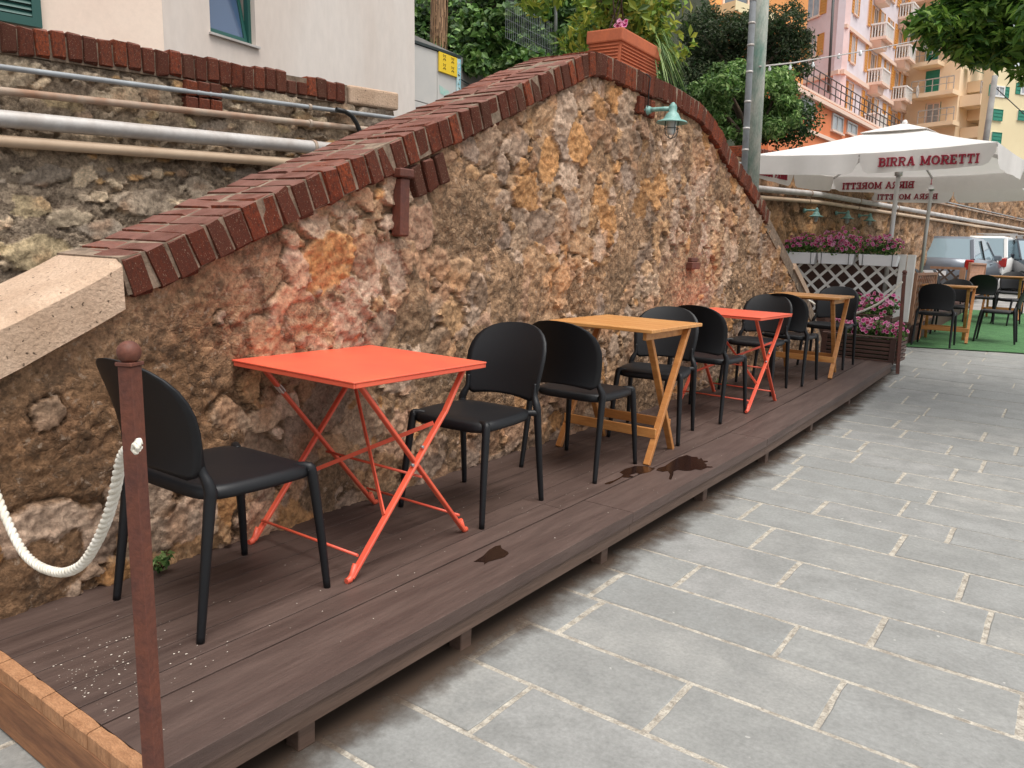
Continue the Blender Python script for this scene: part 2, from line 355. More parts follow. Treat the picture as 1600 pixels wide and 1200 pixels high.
# slabs of the pavement: rows run across, each slab its own piece
rows = [-2.4, -2.05, -1.7, -1.35, -1.0, -.66, -.32, 0, .33, .66, 1.0, 1.33, 1.605, 1.93, 2.275, 2.62, 2.925, 3.23, 3.58, 3.96, 4.33, 4.63, 4.98]
while rows[-1] < 12.6: rows.append(rows[-1] + random.choice([.3, .33, .36]))
known = {12: [-1.24, -.42], 13: [-.845, 0.0], 14: [-1.36, -.45], 15: [-1.43, -.685, .045], 16: [-1.2, -.43], 17: [-.86, -.1], 18: [-1.10, -.22], 19: [-1.285, -.54], 20: [-1.0, -.35], 11: [-1.0, -.2]}
n_slab = 0; small = MB()
for i in range(len(rows)-1):
    y0, y1 = rows[i], rows[i+1]
    xs = [x for x in known.get(i, [-1.0+random.uniform(-.35, .35)])]
    xs = [x for x in xs if x > -2]
    lo = xs[0]
    while lo > -2.3: lo -= random.uniform(.62, .85); xs.insert(0, lo)
    hi = xs[-1]
    while hi < 3.6: hi += random.uniform(.6, .9); xs.append(hi)
    for x0, x1 in zip(xs, xs[1:]):
        g = .0095 if y0 < 7 else .006
        a, b, c, d = x0+g*random.uniform(.7, 1.3), x1-g*random.uniform(.7, 1.3), y0+g*random.uniform(.5, 1.2), y1-g*random.uniform(.5, 1.2)
        h = random.uniform(-.002, .002)
        # slightly worn outline
        P = []
        for (px, py, qx, qy) in ((a, c, b, c), (b, c, b, d), (b, d, a, d), (a, d, a, c)):
            n = 5 if y0 < 6 else 2
            for k in range(n):
                t = k/n; j = .0035 if k else .006
                P.append((px+(qx-px)*t + (random.uniform(0, j) if (qx == px) else 0)*(-1 if px == b else 1), py+(qy-py)*t + (random.uniform(0, j) if qy == py else 0)*(1 if py == c else -1)))
        mx, my = (a+b)/2, (c+d)/2
        N = len(P); r = .004
        V = [(x, y, gz(max(y, 0))-.03) for x, y in P] + [(x, y, gz(max(y, 0))-.003+h) for x, y in P] + \
            [(x+(r if x < mx else -r), y+(r if y < my else -r), gz(max(y, 0))+h) for x, y in P]
        F = [(k, (k+1) % N, N+(k+1) % N, N+k) for k in range(N)] + [(N+k, N+(k+1) % N, 2*N+(k+1) % N, 2*N+k) for k in range(N)] + [tuple(2*N+k for k in range(N))]
        if x0 < 1.2 and n_slab < 290 and y1 > .3:
            me = bpy.data.meshes.new('slab'); me.from_pydata(V, [], F); me.update()
            link('slab', me, M['paver'], pavement, False); n_slab += 1
        else: small.add(V, F)
so_ = small.build('slab_field', M['paver'], pavement, False); so_['kind'] = 'stuff'
# turf of the second terrace
TE = [(-1.9, 11.28), (-1.65, 11.35), (-.4, 11.80), (.6, 12.16), (1.8, 12.6)]
V = []; F = []
for x, y in TE: V += [(x, y, gz(y)+.012)]
for x, y in TE: V += [(x, 19.0, gz(19)+.012)]
n = len(TE)
tfm = MB()
for i in range(n-1):
    for k in range(8):
        q = []
        for (ii, kk) in ((i, k), (i+1, k), (i+1, k+1), (i, k+1)):
            x, y = TE[ii]; yy = y+(18.5-y)*kk/8; q.append((x, yy, gz(yy)+.014))
        tfm.add(q, [(0, 1, 2, 3)])
tag(tfm.build('turf', M['turf']), kind='structure')
far_pave = MB()
for k in range(22):                                  # granite setts of the car park beyond the turf
    y = 18.6+k*.5
    far_pave.add([(-4, y, gz(y)+.006), (4, y, gz(y)+.006), (4, y+.46, gz(y+.46)+.006), (-4, y+.46, gz(y+.46)+.006)], [(0, 1, 2, 3)])
tag(far_pave.build('car_park_paving', M['concrete']), kind='structure')

# ================================================================ DECK
deck = thing('deck_platform', 'long low platform of dark stained boards raised along the foot of the stone wall', 'deck', (-1.9, 4.9, -.2))
XE = -1.50
def plank(x0, x1, y0, y1, m, zt=0.0, th=.038, name='plank', wob=.0015):
    n = max(2, int((y1-y0)/.25)); V = []; F = []
    ph = random.uniform(0, 100); tl = random.uniform(-.0003, .0003)
    for i in range(n+1):
        y = y0+(y1-y0)*i/n; z = zt+dz(y)+tl
        e0 = (vnoise(np.array(y*1.7+ph), np.array(1.0))-.5)*2*wob; e1 = (vnoise(np.array(y*1.7+ph), np.array(9.0))-.5)*2*wob
        ch = .0006
        V += [(x0+e0, y, z-th), (x0+e0, y, z-ch), (x0+e0+ch, y, z), (x1+e1-ch, y, z), (x1+e1, y, z-ch), (x1+e1, y, z-th)]
    for i in range(n):
        for k in range(6): F.append((i*6+k, (i+1)*6+k, (i+1)*6+(k+1) % 6, i*6+(k+1) % 6))
    F.append(tuple(range(6))); F.append(tuple(n*6+k for k in reversed(range(6))))
    me = bpy.data.meshes.new(name); me.from_pydata(V, [], F); me.update()
    bm = bmesh.new(); bm.from_mesh(me); bmesh.ops.recalc_face_normals(bm, faces=bm.faces); bm.to_mesh(me); bm.free()
    return link(name, me, m, deck)
END = 9.33
bounds = [(-1.7585, -1.500, [3.12, 5.05]), (-1.8715, -1.7625+.0, [2.94, 6.3]), (-1.9895, -1.875, [2.94, 6.3]), (-2.1175, -1.993, [4.2, 7.0]), (-2.2445, -2.121, [2.2, 5.6]), (-2.3715, -2.2485, [3.7, 7.9]), (-2.56, -2.375, [2.9, 5.9])]
for x0, x1, js in bounds:
    yy = [.838] + js + [END]
    gapw = .0035 if x1 == -1.5 else .0022
    if x1 == -1.7625: x1 = -1.7665
    for a, b in zip(yy, yy[1:]): plank(x0, x1, a+(gapw/2 if a > 1 else 0), b-gapw/2, M['deck'], th=.048 if x1 == -1.5 else .038, wob=.0022 if x1 > -1.77 else .0007)
# raw cut ends of the boards, seen as a pale band along the near edge
for x0, x1, js in bounds:
    x1 = min(x1, -1.5005); n = max(3, int((x1-x0)/.03)); V = []; F = []
    for i in range(n+1):
        x = x0+.0002+(x1-x0-.0004)*i/n; e = .801+(vnoise(np.array(x*30.), np.array(3.))-.5)*.003; f = .8375+(vnoise(np.array(x*22.), np.array(8.))-.5)*.006
        V += [(x, e, -.046), (x, e, -.008), (x, e+.004, -.004), (x, f, -.0015), (x, f, -.046)]
    for i in range(n):
        for k in range(5): F.append((i*5+k, i*5+(k+1) % 5, (i+1)*5+(k+1) % 5, (i+1)*5+k))
    F += [tuple(range(5)), tuple(n*5+k for k in reversed(range(5)))]
    me = bpy.data.meshes.new('cut_end'); me.from_pydata(V, [], F); me.update(); link('cut_end', me, M['raw_wood'], deck)
# front edge board and joist under it
for a, b in ((.84, 3.12), (3.123, 5.05), (5.053, END)):
    for zt, th, xo, nm in ((-.0525, .060, -1.514, 'fascia_board'),):
        n = 10; V = []; F = []
        for i in range(n+1):
            y = a+(b-a)*i/n; z = dz(y)
            V += [(xo-.03, y, z+zt-th), (xo-.03, y, z+zt), (xo, y, z+zt), (xo, y, z+zt-th)]
        for i in range(n):
            for k in range(4): F.append((i*4+k, (i+1)*4+k, (i+1)*4+(k+1) % 4, i*4+(k+1) % 4))
        F += [(0, 1, 2, 3), tuple(n*4+k for k in (3, 2, 1, 0))]
        me = bpy.data.meshes.new(nm); me.from_pydata(V, [], F); me.update(); link(nm, me, M['deck_side'], deck)
# end board (bare brown wood) below the cut ends, at the near end
mb = MB(); mb.box(-2.56, -1.503, .800, .832, -.20, -.0475); mb.build('end_board', M['board'], deck, bevel=.003)
# support legs and dark bearers
for y in (1.25, 1.944, 2.925, 4.1, 5.198, 6.3, 7.57, 8.7):
    mb = MB(); mb.box(-1.60, -1.545, y-.0, y+.058, gz(y)-.005, dz(y)-.105); mb.build('support_leg', M['deck_side'], deck, bevel=.003)
mb = MB()
for x in (-2.45, -2.15, -1.85): mb.box(x-.03, x+.03, .87, 5.0, -.10, -.039); mb.box(x-.03, x+.03, 5.0, 9.0, -.10, -.045)
mb.build('bearer', M['deck_side'], deck)
# brown earth washed out on to the paving, with the platform's shade painted in
dm = bpy.data.materials.new('brown_earth_shade'); dm.use_nodes = True; N_ = dm.node_tree.nodes; L_ = dm.node_tree.links; p_ = N_['Principled BSDF']
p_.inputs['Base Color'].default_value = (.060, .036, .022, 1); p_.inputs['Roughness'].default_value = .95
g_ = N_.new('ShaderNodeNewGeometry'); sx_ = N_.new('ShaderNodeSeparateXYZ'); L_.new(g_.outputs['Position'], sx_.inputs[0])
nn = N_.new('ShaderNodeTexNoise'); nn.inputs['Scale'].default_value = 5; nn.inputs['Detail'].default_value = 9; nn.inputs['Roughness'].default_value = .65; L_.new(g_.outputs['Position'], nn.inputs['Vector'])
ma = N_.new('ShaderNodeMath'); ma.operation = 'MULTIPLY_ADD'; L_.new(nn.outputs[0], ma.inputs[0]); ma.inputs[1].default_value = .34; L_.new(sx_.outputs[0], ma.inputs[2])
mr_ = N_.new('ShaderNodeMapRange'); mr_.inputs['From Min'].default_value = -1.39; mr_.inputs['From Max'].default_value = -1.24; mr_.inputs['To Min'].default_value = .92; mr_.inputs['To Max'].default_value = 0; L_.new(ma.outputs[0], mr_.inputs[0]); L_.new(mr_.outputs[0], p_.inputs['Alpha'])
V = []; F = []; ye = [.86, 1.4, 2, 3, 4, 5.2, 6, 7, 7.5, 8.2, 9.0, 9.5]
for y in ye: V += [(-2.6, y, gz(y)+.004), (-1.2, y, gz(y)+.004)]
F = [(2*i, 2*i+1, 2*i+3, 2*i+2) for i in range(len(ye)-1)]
tag(link('earth_shade', npmesh('earth_shade', V, F, smooth=False), dm), kind='structure')
# wet patches spilt on the boards
def stain(name, c, a, b, ang, seed, label, fingers=9, z=.0016, pts=None):
    r = random.Random(seed); P = []
    if pts is None:
        n = 64; ph = [r.uniform(0, 6.28) for _ in range(5)]
        for i in range(n):
            t = 2*math.pi*i/n
            q = 1+.16*math.sin(3*t+ph[0])+.12*math.sin(5*t+ph[1])+.12*math.sin(fingers*t+ph[2])+.09*math.sin(17*t+ph[3])+r.uniform(-.05, .05)
            x, y = a*q*math.cos(t), b*q*math.sin(t)
            P.append((c[0]+x*math.cos(ang)-y*math.sin(ang), c[1]+x*math.sin(ang)+y*math.cos(ang)))
    else:
        for u, v in pts:
            p = onsurf(u, v, dz); P.append((p[0], p[1]))
    V = [(x, y, dz(y)+z) for x, y in P]
    me = bpy.data.meshes.new(name); me.from_pydata(V, [], [tuple(range(len(V)))]); me.update()
    bm = bmesh.new(); bm.from_mesh(me); bmesh.ops.triangulate(bm, faces=bm.faces, ngon_method='EAR_CLIP'); bmesh.ops.recalc_face_normals(bm, faces=bm.faces)
    for f in bm.faces:
        if f.normal.z < 0: f.normal_flip()
    bm.to_mesh(me); bm.free()
    return tag(link(name, me, M['brown_stain']), label, 'spill', 'wet patches on the deck boards')
def zo(pts, ox, oy, s): return [(ox+x*s, oy+y*s) for x, y in pts]
stain('wet_patch', None, 0, 0, 0, 1, 'large dark wet patch with ragged edge on the front board beside the wooden table', pts=
      zo([(60, 980), (160, 920), (265, 890), (330, 912), (395, 915), (415, 945), (445, 925), (470, 960), (525, 962), (530, 975), (480, 985), (515, 1010), (510, 1030), (585, 1035), (590, 1045), (520, 1048), (440, 1080), (375, 1068), (320, 1085), (240, 1088), (150, 1075), (100, 1095), (95, 1140), (70, 1200), (40, 1190), (55, 1130), (30, 1090), (-40, 1100), (-120, 1080), (-90, 1050), (-10, 1030)], 1040, 600, .125))
stain('wet_patch', None, 0, 0, 0, 2, 'thin branching wet streak between the wooden table foot and the gap in the boards', pts=
      zo([(1180, 220), (1280, 190), (1400, 190), (1490, 215), (1440, 250), (1330, 275), (1300, 262), (1220, 285), (1270, 300), (1220, 312), (1150, 308), (1090, 340), (1020, 378), (960, 380), (975, 366), (1060, 340), (1130, 305), (1160, 280), (1120, 255)], 800, 700, .15))
stain('wet_patch', None, 0, 0, 0, 3, 'small dark wet patch alone on the front board near the coral table', pts=
      zo([(1230, 235), (1320, 180), (1380, 120), (1440, 85), (1490, 75), (1500, 105), (1560, 140), (1570, 155), (1530, 190), (1480, 205), (1440, 215), (1370, 235), (1330, 262), (1335, 240), (1290, 235)], 540, 840, .1625))
stain('wet_patch', (-2.3, 2.0), .2, .06, 1.3, 4, 'x', 9).select_set(False)
o = bpy.data.objects[-1] if False else None
for ob in list(bpy.data.objects):
    if ob.get('label') == 'x': bpy.data.objects.remove(ob)
# plaster crumbs and paint specks on the boards
V = []; F = []
for i in range(560):
    if i < 190: x, y = random.gauss(-1.98, .12), abs(random.gauss(0, .16))+.86
    else: x, y = random.uniform(-2.48, -1.52), random.uniform(.9, 8.9)
    if not (-2.48 < x < -1.52): continue
    r = random.choice([.001, .0015, .002, .003]) if i < 420 else random.uniform(.0008, .0026); z = dz(y)+.0008; b = len(V)
    a = random.uniform(0, 3); e = random.uniform(.4, 1)
    for k in range(5):
        t = a+k*1.2566; V.append((x+r*math.cos(t)*e, y+r*math.sin(t), z+.0006))
    F.append(tuple(b+k for k in range(5)))
me = bpy.data.meshes.new('crumbs'); me.from_pydata(V, [], F); me.update()
c_ = link('crumbs', me, mat('pale_crumbs', (.62, .55, .47), .9), deck); c_['kind'] = 'stuff'

# ================================================================ RUBBLE WALLS
STONE_COL = {'warm': [rgb('b09782'), rgb('9a8473'), rgb('bb9878'), rgb('c48d56'), rgb('b5917c'), rgb('93857d'), rgb('c4aa92'), rgb('7d6f66'), rgb('ab866c'), rgb('caa076'), rgb('b29b8b'), rgb('cbb3a0')],
             'pale': [rgb('c9b69e'), rgb('b8a58e'), rgb('d4bd9f'), rgb('c99e6a'), rgb('aa9986'), rgb('95887a'), rgb('dac5a8'), rgb('bda985')]}
def rubble(parent, P, D, us, vs, ztop, seeds, mortar_fn, pal, depth=.03, seed=0, cover=.0, mname='stone', nmax=299, keep=None, rough=.010, warp=.35, blend=0.0, edge=.16):
    """height field over a wall face, cut into one object per stone + the mortar between them"""
    P = np.array(P, float); D = np.array(D, float); D = D/np.linalg.norm(D[:2]); D[2] = 0
    Nn = np.array([D[1], -D[0], 0.0])
    U, Vv = np.meshgrid(us, vs, indexing='ij')
    sx, sy_, sr, sa, se = seeds.T; tint = np.array(rgb('a3805f'))
    wx = U + warp*.11*(fbm(U*7, Vv*7, 3, seed+1)-.5)*2; wy = Vv + warp*.11*(fbm(U*7+50, Vv*7+9, 3, seed+2)-.5)*2
    best = np.full(U.shape, 1e9); bid = np.zeros(U.shape, int)
    for i in range(len(sx)):
        R = sr[i]*1.6; rad = R*max(se[i], 1/se[i])
        i0, i1 = np.searchsorted(us, [sx[i]-rad, sx[i]+rad]); j0, j1 = np.searchsorted(vs, [sy_[i]-rad, sy_[i]+rad])
        if i1 <= i0 or j1 <= j0: continue
        a = wx[i0:i1, j0:j1]-sx[i]; b = wy[i0:i1, j0:j1]-sy_[i]; ca, sn = math.cos(sa[i]), math.sin(sa[i])
        p, q = (a*ca+b*sn)/se[i], (-a*sn+b*ca)*se[i]
        # polygonal metric: stones have flat sides
        r_ = np.random.default_rng(seed*1000+i); d = np.hypot(p, q)*.35
        nk = r_.integers(4, 7); th0 = r_.uniform(0, 6.28)
        m = np.zeros_like(p)
        for k in range(nk):
            t = th0+2*math.pi*(k+r_.uniform(-.22, .22))/nk; m = np.maximum(m, (p*math.cos(t)+q*math.sin(t))*r_.uniform(.92, 1.12))
        d = (d+.68*m)/sr[i]
        s = best[i0:i1, j0:j1]; t = d < s; s[t] = d[t]; bid[i0:i1, j0:j1][t] = i
    cov = fbm(U*2.3+7, Vv*2.3, 4, seed+5)
    inside = (best < 1.0)
    ns = len(sx); r_ = np.random.default_rng(seed+99)
    tiltx, tilty = r_.normal(0, .085, ns), r_.normal(0, .085, ns); out = r_.uniform(.45, 1.15, ns); out[r_.random(ns) < .12] = .1
    rel = np.clip(1-best, 0, 1)
    rise = sstep(0, edge, rel)
    st = depth*rise*(out[bid]) + rise*(tiltx[bid]*(U-sx[bid]) + tilty[bid]*(Vv-sy_[bid]))
    # broken facets on the stone faces
    a1 = r_.uniform(0, 6.28, ns)[bid]; tint = np.array(rgb('a3805f')); fr = U*np.cos(a1)+Vv*np.sin(a1)
    cr = vnoise(fr*34+bid*3.7, (U*np.sin(a1)-Vv*np.cos(a1))*7, seed+8); lay = (r_.random(ns) < .35)[bid]
    st = st + rise*(np.where(lay, (np.round(cr*4)/4-.5)*.024, 0) + (np.abs(fbm(U*16, Vv*16, 4, seed+9)-.5)*-.026+.004) + (fbm(U*40, Vv*40, 3, seed+10)-.5)*.020)
    mo = (fbm(U*5, Vv*5, 4, seed+11)-.5)*.026 + (fbm(U*30, Vv*30, 3, seed+12)-.5)*.018
    mo = mo + .014*sstep(.5, .75, cov)
    gap = 1-sstep(1.0, 1.22, best); mo = mo - .017*gap*sstep(.66, .50, cov)   # joint raked out round the stones
    covered = sstep(.60-cover, .66-cover, cov) if cover > -1 else 0
    H = np.where(inside, np.maximum(st*(1-covered)+mo*covered+.002, mo-.02), mo)
    H = H + (fbm(U*48, Vv*48, 3, seed+13)-.5)*rough*1.8
    isst = inside & (covered < .55) & (rel > .015)
    # colours
    pc = np.array(pal); sc = pc[r_.integers(0, len(pc), ns)]*r_.uniform(.70, 1.30, (ns, 1)); sc = sc*(1-blend)+tint*blend*r_.uniform(.7, 1.2, (ns, 1))
    n1 = fbm(U*16, Vv*16, 4, seed+21)[..., None]; n2 = fbm(U*6, Vv*6, 3, seed+22)[..., None]
    C_st = sc[bid]*(.66+.60*n1); ochre = np.array(rgb('b8743a')); C_st = C_st*(1-.30*sstep(.55, .75, n2))+ochre*.30*sstep(.55, .75, n2)
    C_mo = mortar_fn(U, Vv, n1, n2)
    k = (isst.astype(float)*sstep(.0, .10, rel))[..., None]*.82
    C = C_st*k + C_mo*(1-k)
    if keep is not None: C = keep(U, Vv, C, n1, n2, k)
    X = P[0] + D[0]*U + Nn[0]*H; Y = P[1] + D[1]*U + Nn[1]*H; Z = Vv
    nu, nv = U.shape
    idx = np.arange(nu*nv).reshape(nu, nv)
    F = np.stack([idx[:-1, :-1], idx[1:, :-1], idx[1:, 1:], idx[:-1, 1:]], -1).reshape(-1, 4)
    if Nn[0] < 0: F = F[:, ::-1]
    fu = ((U[:-1, :-1]+U[1:, 1:])/2).ravel(); fv = ((Vv[:-1, :-1]+Vv[1:, 1:])/2).ravel()
    ok = fv < ztop(fu)
    s4 = isst.astype(int); cnt = (s4[:-1, :-1]+s4[1:, :-1]+s4[1:, 1:]+s4[:-1, 1:]).ravel()
    fid = np.where(cnt >= 3, bid[:-1, :-1].ravel(), -1)
    F = F[ok]; fid = fid[ok]
    Vt = np.stack([X, Y, Z], -1).reshape(-1, 3); Cc = np.concatenate([C, k], -1).reshape(-1, 4)
    def sub(sel, name):
        f = F[sel]; u_, inv = np.unique(f, return_inverse=True)
        return link(name, npmesh(name, Vt[u_], inv.reshape(f.shape), Cc[u_]), M[mname], parent)
    sub(fid == -1, 'mortar')
    ids, cn = np.unique(fid[fid >= 0], return_counts=True)
    # area in the picture: nearer stones first
    dist = np.hypot(P[0]+D[0]*sx[ids], P[1]+D[1]*sx[ids]); order = np.argsort(-sr[ids]/np.maximum(dist, .5)*np.sqrt(np.minimum(cn, 60)))
    keepers = set(ids[order[:nmax]].tolist()); order2 = np.argsort(fid, kind='stable')
    rest = np.zeros(len(fid), bool)
    for i, c in zip(ids, cn):
        if i in keepers and c >= 4: sub(fid == i, 'stone')
        else: rest |= (fid == i)
    if rest.any():
        o = sub(rest, 'small_stones'); o['kind'] = 'stuff'

def scatter(u0, u1, v0, v1, sizes, seed, gapf=.78, asp=(.75, 1.35), flat=True, ok=None):
    r = random.Random(seed); S = []; cell = {}
    for R0, R1, tries in sizes:
        for _ in range(tries):
            R = r.uniform(R0, R1); x, y = r.uniform(u0, u1), r.uniform(v0, v1)
            if ok and not ok(x, y, R, r): continue
            gx, gy = int(x/.4), int(y/.4); bad = False
            for i in (-1, 0, 1):
                for j in (-1, 0, 1):
                    for q in cell.get((gx+i, gy+j), ()):
                        if math.hypot(q[0]-x, q[1]-y) < (q[2]+R)*gapf: bad = True; break
                    if bad: break
                if bad: break
            if bad: continue
            s = (x, y, R, r.gauss(0, .35) if flat else r.uniform(0, 3.14), math.sqrt(r.uniform(1.0, 1.9)))
            S.append(s); cell.setdefault((gx, gy), []).append(s)
    return np.array(S)

# ---- the arched stair parapet wall
WX = -2.50
TOP = [(-.6, .15), (.2, .53), (1.30, 1.07), (1.60, 1.20), (1.84, 1.31), (2.19, 1.46), (2.54, 1.61), (2.84, 1.74), (3.24, 1.91), (3.70, 2.12), (4.13, 2.31), (4.26, 2.345), (4.96, 2.345), (5.39, 2.345), (5.88, 2.31), (6.18, 2.22), (6.5, 2.07), (7.06, 1.88), (7.56, 1.68), (8.15, 1.41), (8.8, 1.10), (9.32, .85), (9.9, .5), (10.3, .2), (10.6, .0)]
def ztop(y): return np.interp(y, [p[0] for p in TOP], [p[1] for p in TOP])
wall = thing('stair_parapet_wall', 'tall rubble stone wall with sloping brick coping rising to a peak behind the tables', 'wall', (-2.7, 5.0, -.2))
mb = MB()
yy = [p[0] for p in TOP]
core = [(y, float(ztop(y))-.10) for y in yy]
mb.prism([(yy[0], -.3)] + [(yy[-1], -.3)] + list(reversed(core)), (WX-.07, 0, 0), (0, 1, 0), (0, 0, 1), (-1, 0, 0), 0, .31)
mb.build('wall_core', M['brick_mortar'], wall, fixn=True)
us = [-.4]
while us[-1] < 10.5: us.append(us[-1] + float(np.interp(us[-1], [0, 1.0, 3, 6, 10], [.010, .0078, .0095, .015, .026])))
us = np.array(us); vs = np.concatenate([np.arange(-.24, 0, .03), np.arange(0, 2.3, .0088)])
PLASTER = lambda u, v: sstep(1.95, 1.5, u + .5*(v-.6)*0 + .35*(fbm(u*2.0, v*2.0, 3, 5)-.5))   # rough brown render at the near end
def okst(x, y, R, r):
    if y > ztop(x)-.10-R*.8: return False
    if x < 1.55+.4*y and y > .30 and not (R < .05 and r.random() < .004): return False
    return True
S = scatter(-.3, 10.3, -.1, 2.3, [(.10, .145, 1300), (.065, .10, 6000), (.040, .065, 14000), (.018, .038, 24000)], 11, gapf=.74, flat=False, ok=okst)
C_TAN, C_BRN, C_DK, C_PINK = (np.array(rgb(h)) for h in ('ba9574', '946f50', '826a53', 'c48a72'))
def mort(U, V, n1, n2):
    zt = ztop(U)
    near_top = sstep(.42, .16, zt-V-.16*(n2[..., 0]-.5))[..., None]
    base = C_TAN*(.74+.5*n1)
    dk = sstep(.42, .62, fbm(U*3.1, V*3.1, 4, 31))[..., None]
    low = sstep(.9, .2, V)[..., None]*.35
    base = base*(1-dk*.62*(1-near_top)) + C_DK*(.8+.4*n1)*dk*.62*(1-near_top)
    pl = PLASTER(U, V)[..., None]*(1-near_top*.8)
    base = base*(1-pl) + C_BRN*(.62+.72*n1)*pl
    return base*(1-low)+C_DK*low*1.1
def keepw(U, V, C, n1, n2, k):
    # a pinkish area above the first table, and a reddish one near the far bracket
    a = np.exp(-(((U-1.95)/.30)**2+((V-.98)/.24)**2)); b = np.exp(-(((U-5.9)/.4)**2+((V-1.0)/.35)**2)); c = np.exp(-(((U-1.2)/.3)**2+((V-.75)/.3)**2))*.3
    t = (np.clip(a*1.15+b*.75+c, 0, 1)*sstep(.40, .55, fbm(U*7, V*7, 4, 77)))[..., None]*.25
    return C*(1-t) + (C_PINK*(.62+.7*n1))*t
rubble(wall, (WX-.018, 0, 0), (0, 1, 0), us, vs, lambda u: ztop(u)-.115, S, mort, STONE_COL['warm'], depth=.013, seed=3, cover=.04, keep=keepw, blend=.30, warp=.42, edge=.10)

# ---- brick meshes shared by all courses
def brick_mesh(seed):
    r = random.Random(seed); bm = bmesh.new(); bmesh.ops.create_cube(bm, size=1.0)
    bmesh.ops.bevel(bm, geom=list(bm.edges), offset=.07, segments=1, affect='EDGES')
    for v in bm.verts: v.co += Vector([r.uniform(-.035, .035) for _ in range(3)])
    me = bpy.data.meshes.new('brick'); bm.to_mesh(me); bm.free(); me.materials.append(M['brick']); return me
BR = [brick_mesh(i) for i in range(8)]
def brick(parent, c, U, V, W, du, dv, dw):
    """one brick: centre c, size du along U, dv along V, dw along W"""
    o = bpy.data.objects.new('brick', random.choice(BR)); COL.objects.link(o); o.parent = parent
    j = [random.uniform(-.016, .016) for _ in range(3)]
    m = Matrix(((U[0], V[0], W[0], c[0]), (U[1], V[1], W[1], c[1]), (U[2], V[2], W[2], c[2]), (0, 0, 0, 1)))
    m = m @ Matrix.Rotation(j[0], 4, 'X') @ Matrix.Rotation(j[1], 4, 'Y') @ Matrix.Rotation(j[2]*.6, 4, 'Z') @ Matrix.Diagonal((du, dv, dw, 1))
    o.matrix_basis = Matrix.Translation(-Vector(parent.location)) @ m
    return o
# arc length walk along the profile
prof = [p for p in TOP if 1.30 <= p[0] <= 7.9] + [(7.9, float(ztop(7.9)))]
dense = [(y, float(ztop(y))) for y in np.arange(1.312, 7.75, .004)]
sm = []
for i in range(len(dense)):
    a, b = max(0, i-22), min(len(dense), i+23); sm.append((dense[i][0], sum(p[1] for p in dense[a:b])/(b-a)))
s = 0; last = 0; k = 0; pitch = .0785
for i in range(1, len(sm)):
    s += math.hypot(sm[i][0]-sm[i-1][0], sm[i][1]-sm[i-1][1])
    if s-last >= pitch:
        last = s; i0, i1 = max(0, i-12), min(len(sm)-1, i+12)
        T = Vector((0, sm[i1][0]-sm[i0][0], sm[i1][1]-sm[i0][1])).normalized(); N = Vector((0, -T.z, T.y)); X = Vector((1, 0, 0))
        y, z = sm[i][0]-T.y*pitch/2, sm[i][1]-T.z*pitch/2
        h = .138+random.uniform(-.005, .005); cut = -.195+random.choice([-.02, .0, .02])
        pr = random.uniform(-.002, .003)
        for x0, x1 in ((cut+.004, .022+random.uniform(-.004, .005)), (-.405+random.uniform(-.01, .01), cut-.004)):
            c = Vector((WX+(x0+x1)/2, y, z)) + N*(-h/2+pr)
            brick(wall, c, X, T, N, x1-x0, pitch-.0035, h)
        if k % 1 == 0: pass
        k += 1
# mortar bed between the coping bricks
def bed(parent, path, x0, x1, lo, hi, name='coping_bed'):
    V = []; F = []
    for i, (y, z) in enumerate(path):
        i0, i1 = max(0, i-1), min(len(path)-1, i+1)
        T = Vector((0, path[i1][0]-path[i0][0], path[i1][1]-path[i0][1])).normalized(); N = Vector((0, -T.z, T.y)); p = Vector((0, y, z))
        a, b = p+N*lo, p+N*hi
        V += [(x0, a.y, a.z), (x1, a.y, a.z), (x1, b.y, b.z), (x0, b.y, b.z)]
    n = len(path)
    for i in range(n-1):
        for q in range(4): F.append((i*4+q, i*4+(q+1) % 4, (i+1)*4+(q+1) % 4, (i+1)*4+q))
    F += [(3, 2, 1, 0), tuple((n-1)*4+q for q in range(4))]
    me = bpy.data.meshes.new(name); me.from_pydata(V, [], F); me.update()
    return link(name, me, M['brick_mortar'], parent)
bed(wall, sm[::12], WX-.395, WX+.0165, -.128, -.0045)
# long brick panels that hang below the coping (three columns of two bricks)
def pier(parent, y0, lean, zlow, n=3, wd=.068, x=WX, brk=(.56,)):
    for i in range(n):
        yt = y0+i*(wd+.012); zt = float(ztop(yt))-.150; L = zlow; cuts = [0, 1]
        d = Vector((0, lean, -1)).normalized(); pz = Vector((0, 1, lean)).normalized()
        for a, b in zip(cuts, cuts[1:]):
            c = Vector((x-.014, yt, zt)) + d*(L*(a+b)/2)
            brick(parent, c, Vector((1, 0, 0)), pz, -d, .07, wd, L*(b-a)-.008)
pier(wall, 2.685, .42, .15)
pier(wall, 4.87, .02, .12)
# sandstone block at the near end of the coping
blk = [(y, float(ztop(y))+.004) for y in list(np.arange(-.6, 1.3, .05))+[1.318]]
V = []; F = []; n = len(blk)
for i, (y, z) in enumerate(blk):
    nz = (float(vnoise(np.array(y*9.), np.array(2.)))-.5)*.012; hh = .158
    z += nz
    V += [(WX-.41, y, z-hh), (WX-.41, y, z-.02), (WX-.39, y, z), (WX+.0, y, z+.002), (WX+.030, y, z-.022), (WX+.034+nz, y, z-hh)]
for i in range(n-1):
    for q in range(6): F.append((i*6+q, (i+1)*6+q, (i+1)*6+(q+1) % 6, i*6+(q+1) % 6))
F += [tuple(range(6)), tuple((n-1)*6+q for q in reversed(range(6)))]
me = bpy.data.meshes.new('sandstone_block'); me.from_pydata(V, [], F); me.update()
bm = bmesh.new(); bm.from_mesh(me); bmesh.ops.recalc_face_normals(bm, faces=bm.faces); bm.to_mesh(me); bm.free()
link('sandstone_block', me, M['sandstone'], wall)
